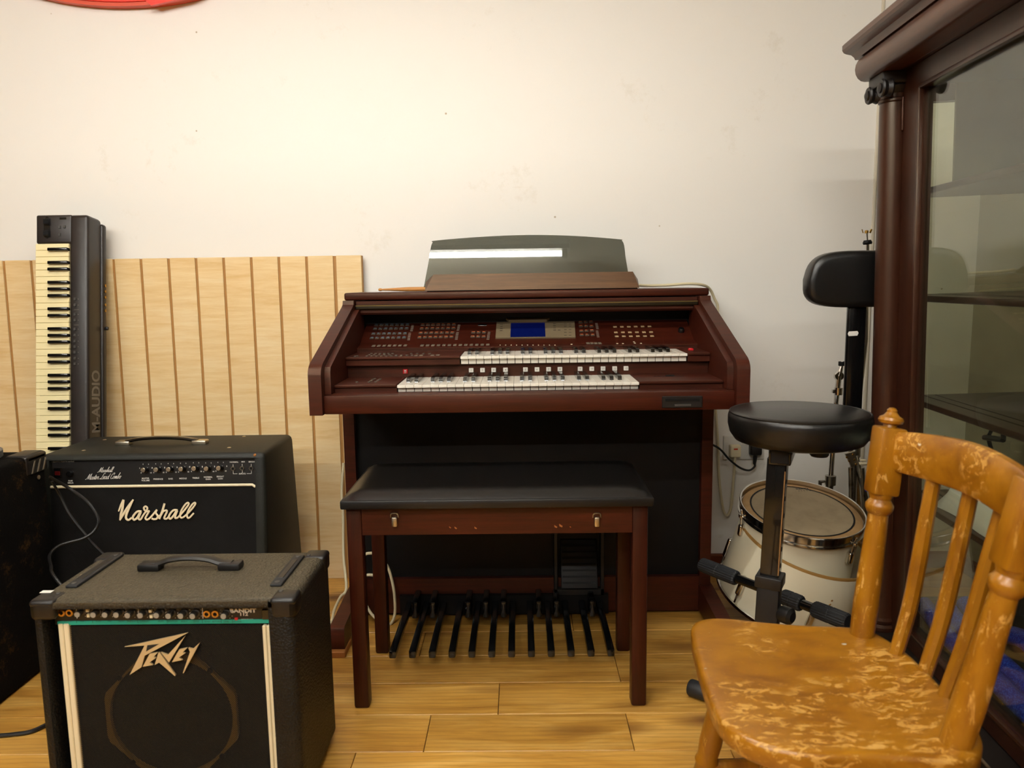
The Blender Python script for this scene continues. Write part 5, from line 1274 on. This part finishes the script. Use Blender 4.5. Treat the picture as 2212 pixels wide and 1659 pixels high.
# entablature: bulging frieze and stepped cornice
ftop = (MCi @ py(1872, 112, 1.94)).z; ctop = (MCi @ py(1845, 84, 1.94)).z
fr_ = [(.03, zCapT), (-.045, zCapT)]
for i in range(9):
    a_ = -math.pi / 2 + math.pi * i / 8; fr_.append((-.046 - .024 * math.cos(a_), (zCapT + ftop) / 2 + (ftop - zCapT) / 2 * math.sin(a_)))
fr_ += [(.03, ftop)]
cpart('frieze', MB().prism(fr_, 1, .058, -L - .01), 'cab_top', angle=50)
cpart('frieze_soffit', MB().box(.0, DEP, .05, -L, zCapT - .0005, zCapT + .03), 'cab')
co = [(.2, ftop), (-.060, ftop), (-.063, ftop + .006), (-.070, ftop + .012), (-.082, ftop + .015), (-.088, ftop + .018), (-.092, ftop + .024), (-.092, ctop + .004), (-.086, ctop + .010), (.2, ctop + .010)]
cpart('cornice', MB().prism(co, 1, .085, -L - .03), 'cab_top', angle=25)
cpart('top_board', MB().box(.0, DEP + .01, .06, -L, ftop - .01, ftop + .004), 'cab')
# things inside the cabinet
z4_ = zs_[3] + .0085
bo = MCi @ py(2053, 300, 1.955)
brd = MB().box(bo.x, DEP - .012, .018, .026, zs_[0] + .0085, zCapT - .022); brd.v = [MC @ p for p in brd.v]
single('stored_board', brd, 'cab_olive', 'plain grey-olive board standing on the top shelf inside the display cabinet', 'board', MC @ V((bo.x, .02, zs_[0] + .0085)))
cl_ = MB(); vs = []; fs = []; nx, ny = 28, 14
random.seed(3)
for j in range(ny + 1):
    for i in range(nx + 1):
        u, w = i / nx, j / ny
        env = max(0, 1 - abs(2 * u - 1) ** 6) * max(0, 1 - abs(2 * w - 1) ** 7)
        h = .014 + env * (.098 + .022 * math.sin(9 * u + 3 * w) + .016 * math.sin(21 * u - 7 * w))
        vs.append(MC @ V((.072 + .150 * w + .006 * math.sin(11 * u), -.13 - .50 * u, z4_ + h)))
for j in range(ny):
    for i in range(nx): k = j * (nx + 1) + i; fs.append((k, k + 1, k + nx + 2, k + nx + 1))
base_ring = [j for j in range(nx + 1)] + [r_ * (nx + 1) + nx for r_ in range(1, ny + 1)] + [ny * (nx + 1) + i for i in range(nx - 1, -1, -1)] + [r_ * (nx + 1) for r_ in range(ny - 1, 0, -1)]
n0 = len(vs); inv = MCi
for k in base_ring: q = inv @ vs[k]; vs.append(MC @ V((q.x, q.y, z4_ + .0005)))
m_ = len(base_ring)
for i in range(m_): fs.append((base_ring[i], base_ring[(i + 1) % m_], n0 + (i + 1) % m_, n0 + i))
fs.append(tuple(n0 + i for i in range(m_)))
clo = single('folded_cloth', cl_.add(vs, fs), 'cloth_white', 'crumpled white cloth bundle on the lowest shelf of the display cabinet', 'cloth', MC @ V((.15, -.38, z4_)), angle=70)
bs = MB().tube(smooth([MC @ V((.063, -.40, z4_ + .085)), MC @ V((.060, -.405, z4_ + .05)), MC @ V((.061, -.40, z4_ + .02)), MC @ V((.063, -.42, z4_ + .006))], 5), .006, 8)
single('black_strap', bs, 'cable_black', 'black strap hanging over the white cloth in the display cabinet', 'strap', MC @ V((.063, -.42, z4_)))
zf = zC0 + .0125
tin_n = ['blue tinsel garland strand at the bottom of the display cabinet, nearest the glass', 'blue tinsel garland strand at the bottom of the display cabinet, against its back', 'blue tinsel garland strand arching highest at the bottom of the display cabinet']
for k, lb in enumerate(tin_n):
    pts = [MC @ V((.092 + .052 * k, -.03, zf + .06)), MC @ V((.094 + .052 * k, -.16, zf + .030 + .018 * (k == 2))), MC @ V((.092 + .052 * k, -.30, zf + .035 + .05 * (k == 2))), MC @ V((.094 + .052 * k, -.46, zf + .026)), MC @ V((.092 + .052 * k, -.66, zf + .026))]
    single('tinsel_garland', MB().tube(smooth(pts, 8), .0215, 12), 'tinsel', lb, 'garland', MC @ V((.10 + .04 * k, -.35, zf)), group='blue tinsel in the cabinet')
z3_ = zs_[3] + .0085
bst = thing('clamp_stand', 'black metal clamp with wing screw standing behind the white cloth in the cabinet', 'clamp', MC @ V((.23, -.10, z3_)))
a_ = cplane(2125, 945, .22); b_ = cplane(2145, 925, .22); c_ = cplane(2165, 950, .22)
part('rod', MB().tube([MC @ V((.235, -.12, z3_ + .001)), MC @ V((.23, a_.y, a_.z)), MC @ V((.225, b_.y - .01, min(b_.z + .03, zs_[2] - .02)))], .005, 8), 'black_satin', bst)
part('cross_bar', MB().tube([MC @ V((.222, a_.y, a_.z)), MC @ V((.222, c_.y, c_.z))], .007, 8).tube([MC @ V((.222, c_.y, c_.z)), MC @ V((.222, c_.y, c_.z + .03))], .006, 8), 'black_satin', bst)

# ------------------------------------------------------------------ wooden chair
ZT = .42
cx = thing('wooden_chair', 'worn orange-varnished spindle-back wooden chair in the right foreground', 'chair', (.47, 1.15, 0))
ol = [(1493, 1366), (1498, 1345), (1520, 1335), (1560, 1333), (1614, 1338), (1719, 1347), (1834, 1352), (1880, 1360), (1915, 1378), (1960, 1408), (2015, 1460), (2060, 1510), (2100, 1555), (2122, 1590), (2117, 1622), (2070, 1641), (2016, 1640), (1894, 1632), (1754, 1630), (1649, 1610), (1580, 1575), (1541, 1526), (1512, 1445)]
op = smooth([pz(x, y, ZT) for x, y in ol], 4, True); n = len(op)
ctr = V((sum(p.x for p in op) / n, sum(p.y for p in op) / n, ZT))
m = MB(); vs = []; fs = []
rings = [(.0, -.036, -.022), (.0, -.036, -.010), (0, -.030, -.003), (0, -.016, 0), (0, -.006, 0), (0, -.0015, -.003), (0, 0, -.009), (0, 0.0, -.03), (0, -.0005, -.06), (0, -.001, -.12)]
lay = [(-.022, -.036, 0), (-.008, -.036, 0), (-.001, -.030, 0), (0, -.008, 0), (-.0025, -.002, 0), (-.009, 0, 0)]
for off, dz, _ in lay:
    for p in op:
        d = (p - ctr); d.z = 0; d.normalize(); vs.append(p + d * off + V((0, 0, dz)))
def dish(x, y):
    u = (x - ctr.x) / .17; w = (y - ctr.y) / .2; return -.007 * max(0, 1 - (u * u + w * w)) ** 1.0
steps = [.93, .8, .62, .42, .22]
for s_ in steps:
    for p in op:
        q = ctr + (p - ctr) * s_; vs.append(V((q.x, q.y, ZT + dish(q.x, q.y))))
nl_ = len(lay) + len(steps)
for i in range(nl_ - 1):
    for j in range(n): fs.append((i * n + j, i * n + (j + 1) % n, (i + 1) * n + (j + 1) % n, (i + 1) * n + j))
vs.append(V((ctr.x, ctr.y, ZT + dish(ctr.x, ctr.y)))); last = len(vs) - 1
for j in range(n): fs.append(((nl_ - 1) * n + j, (nl_ - 1) * n + (j + 1) % n, last))
fs.append(tuple(range(n - 1, -1, -1)))
part('seat', m.add(vs, fs), 'chair_seat', cx, angle=55)
def postmesh(a, b, near=False):
    d = b - a; Lp = d.length; M_ = zto(a, d, (0, 1, 0))
    u = Lp / .40
    lo = [(.0, -.02), (.0185, -.02), (.019, 0), (.0195, .03 * u), (.0200, .06 * u), (.0190, .11 * u), (.0175, .16 * u), (.0165, .200 * u), (.0155, .225 * u), (.0185, .229 * u), (.0215, .236 * u), (.0215, .243 * u), (.0185, .248 * u), (.0160, .253 * u), (.0190, .262 * u), (.0190, .268 * u)]
    mm = MB().lathe([(r_ * 1.08, z_) for r_, z_ in lo], 24, M_)
    mm.rbox(-.0225, .0225, -.0225, .0225, .262 * u, .385 * u, .005, 2, M_)
    mm.lathe([(.012, .384 * u), (.011, .390 * u), (.019, .393 * u), (.021, .398 * u), (.019, .403 * u), (.013, .406 * u), (.011, .409 * u), (.0085, .412 * u), (.0085, .416 * u), (.005, .420 * u), (0, .421 * u)], 20, M_)
    return mm
fpA = pz(1862, 1368, ZT); fpB = py(1925, 905, 1.325); npA = pz(2066, 1603, ZT); npA.z = ZT
npB = V((npA.x + .075, npA.y - .022, fpB.z))
part('back_post', postmesh(fpA, fpB), 'chair_post', cx); part('back_post', postmesh(npA, npB), 'chair_post', cx)
# crest rail, bowed backwards
ra0 = py(1942, 985, 1.318); mid = py(2150, 1045, 1.12)
rt = [(py(1930, 935, 1.315), py(1926, 1015, 1.315)), (py(1965, 933, 1.285), py(1960, 1022, 1.285)), (py(2060, 945, 1.20), py(2045, 1048, 1.20)), (py(2130, 966, 1.12), py(2120, 1078, 1.12)), (py(2212, 1010, 1.035), py(2190, 1125, 1.045))]
zt_, zb__ = [p.z for p, q in rt], [q.z for p, q in rt]; xm = [(p.x + q.x) / 2 for p, q in rt]; ym = [(p.y + q.y) / 2 for p, q in rt]
rt_pts = [V((xm[i], ym[i], zt_[i])) for i in range(5)] + [V((npB.x + .004, npB.y + .018, zt_[0]))]
rb_pts = [V((xm[i] - .006, ym[i], zb__[i])) for i in range(5)] + [V((npB.x - .004, npB.y + .018, zb__[0]))]
tp_, bp_ = smooth(rt_pts, 6), smooth(rb_pts, 6)
vs = []; fs = []; k8 = 10
for a_, b_ in zip(tp_, bp_):
    for j in range(k8):
        an = 2 * math.pi * j / k8; w_ = math.copysign(abs(math.sin(an)) ** .35, math.sin(an)); v_ = math.copysign(abs(math.cos(an)) ** .6, math.cos(an))
        c_ = (a_ + b_) / 2; vs.append(c_ + (a_ - b_) * (.5 * w_) + V((.010 * v_, 0, 0)))
for i in range(len(tp_) - 1):
    for j in range(k8): fs.append((i * k8 + j, i * k8 + (j + 1) % k8, (i + 1) * k8 + (j + 1) % k8, (i + 1) * k8 + j))
fs.append(tuple(range(k8))); fs.append(tuple(range((len(tp_) - 1) * k8, len(tp_) * k8)))
part('crest_rail', MB().add(vs, fs), 'chair_seat', cx, angle=50)
for (bx, by, tx, ty, Yt) in ((1934, 1408, 2015, 1045, 1.235), (1997, 1446, 2095, 1073, 1.160), (2040, 1500, 2165, 1108, 1.088), (2072, 1552, 2222, 1150, 1.020)):
    a_, b_ = pz(bx, by, ZT), py(tx, ty, Yt); md = (a_ + b_) / 2 + V((.006, 0, 0))
    pts = smooth([a_ - V((0, 0, .01)), a_ + (md - a_) * .5 + V((.004, 0, 0)), md, b_ + (md - b_) * .5, b_ + (b_ - md) * .08], 4)
    m = MB(); m.tube(pts, [.0115 + .0012 * math.sin(math.pi * i / (len(pts) - 1)) for i in range(len(pts))], 10)
    part('spindle', m, 'chair_post', cx)
lgs = [((.36, 1.275), None), ((.36, 1.03), (1526, 1659)), ((.575, 1.28), None), ((.575, 1.02), None)]
for (lx_, ly_), _ in lgs:
    a_ = V((lx_, ly_, ZT - .034)); sx_ = -1 if lx_ < .47 else 1; sy_ = 1 if ly_ > 1.15 else -1
    b_ = V((lx_ + sx_ * .055, ly_ + sy_ * .045, 0)); d = b_ - a_; Ln = d.length
    part('leg', MB().lathe([(.013, 0), (.0155, .03), (.018, .10), (.0205, .17), (.018, .20), (.0215, .21), (.018, .22), (.0205, .25), (.0185, .32), (.014, Ln - .002), (0, Ln - .002)], 18, zto(a_, d)), 'chair_post', cx)
def lerp(a, b, t): return a + (b - a) * t
for ly_ in (1.275, 1.03):
    sy_ = 1 if ly_ > 1.15 else -1
    part('stretcher', MB().tube([(.36 - .03, ly_ + sy_ * .025, .17), (.4675, ly_ + sy_ * .025, .17), (.575 + .03, ly_ + sy_ * .025, .17)], [.009, .013, .009], 10), 'chair_post', cx)
part('stretcher', MB().tube([(.4675, 1.005, .17), (.4675, 1.15, .17), (.4675, 1.30, .17)], [.009, .013, .009], 10), 'chair_post', cx)
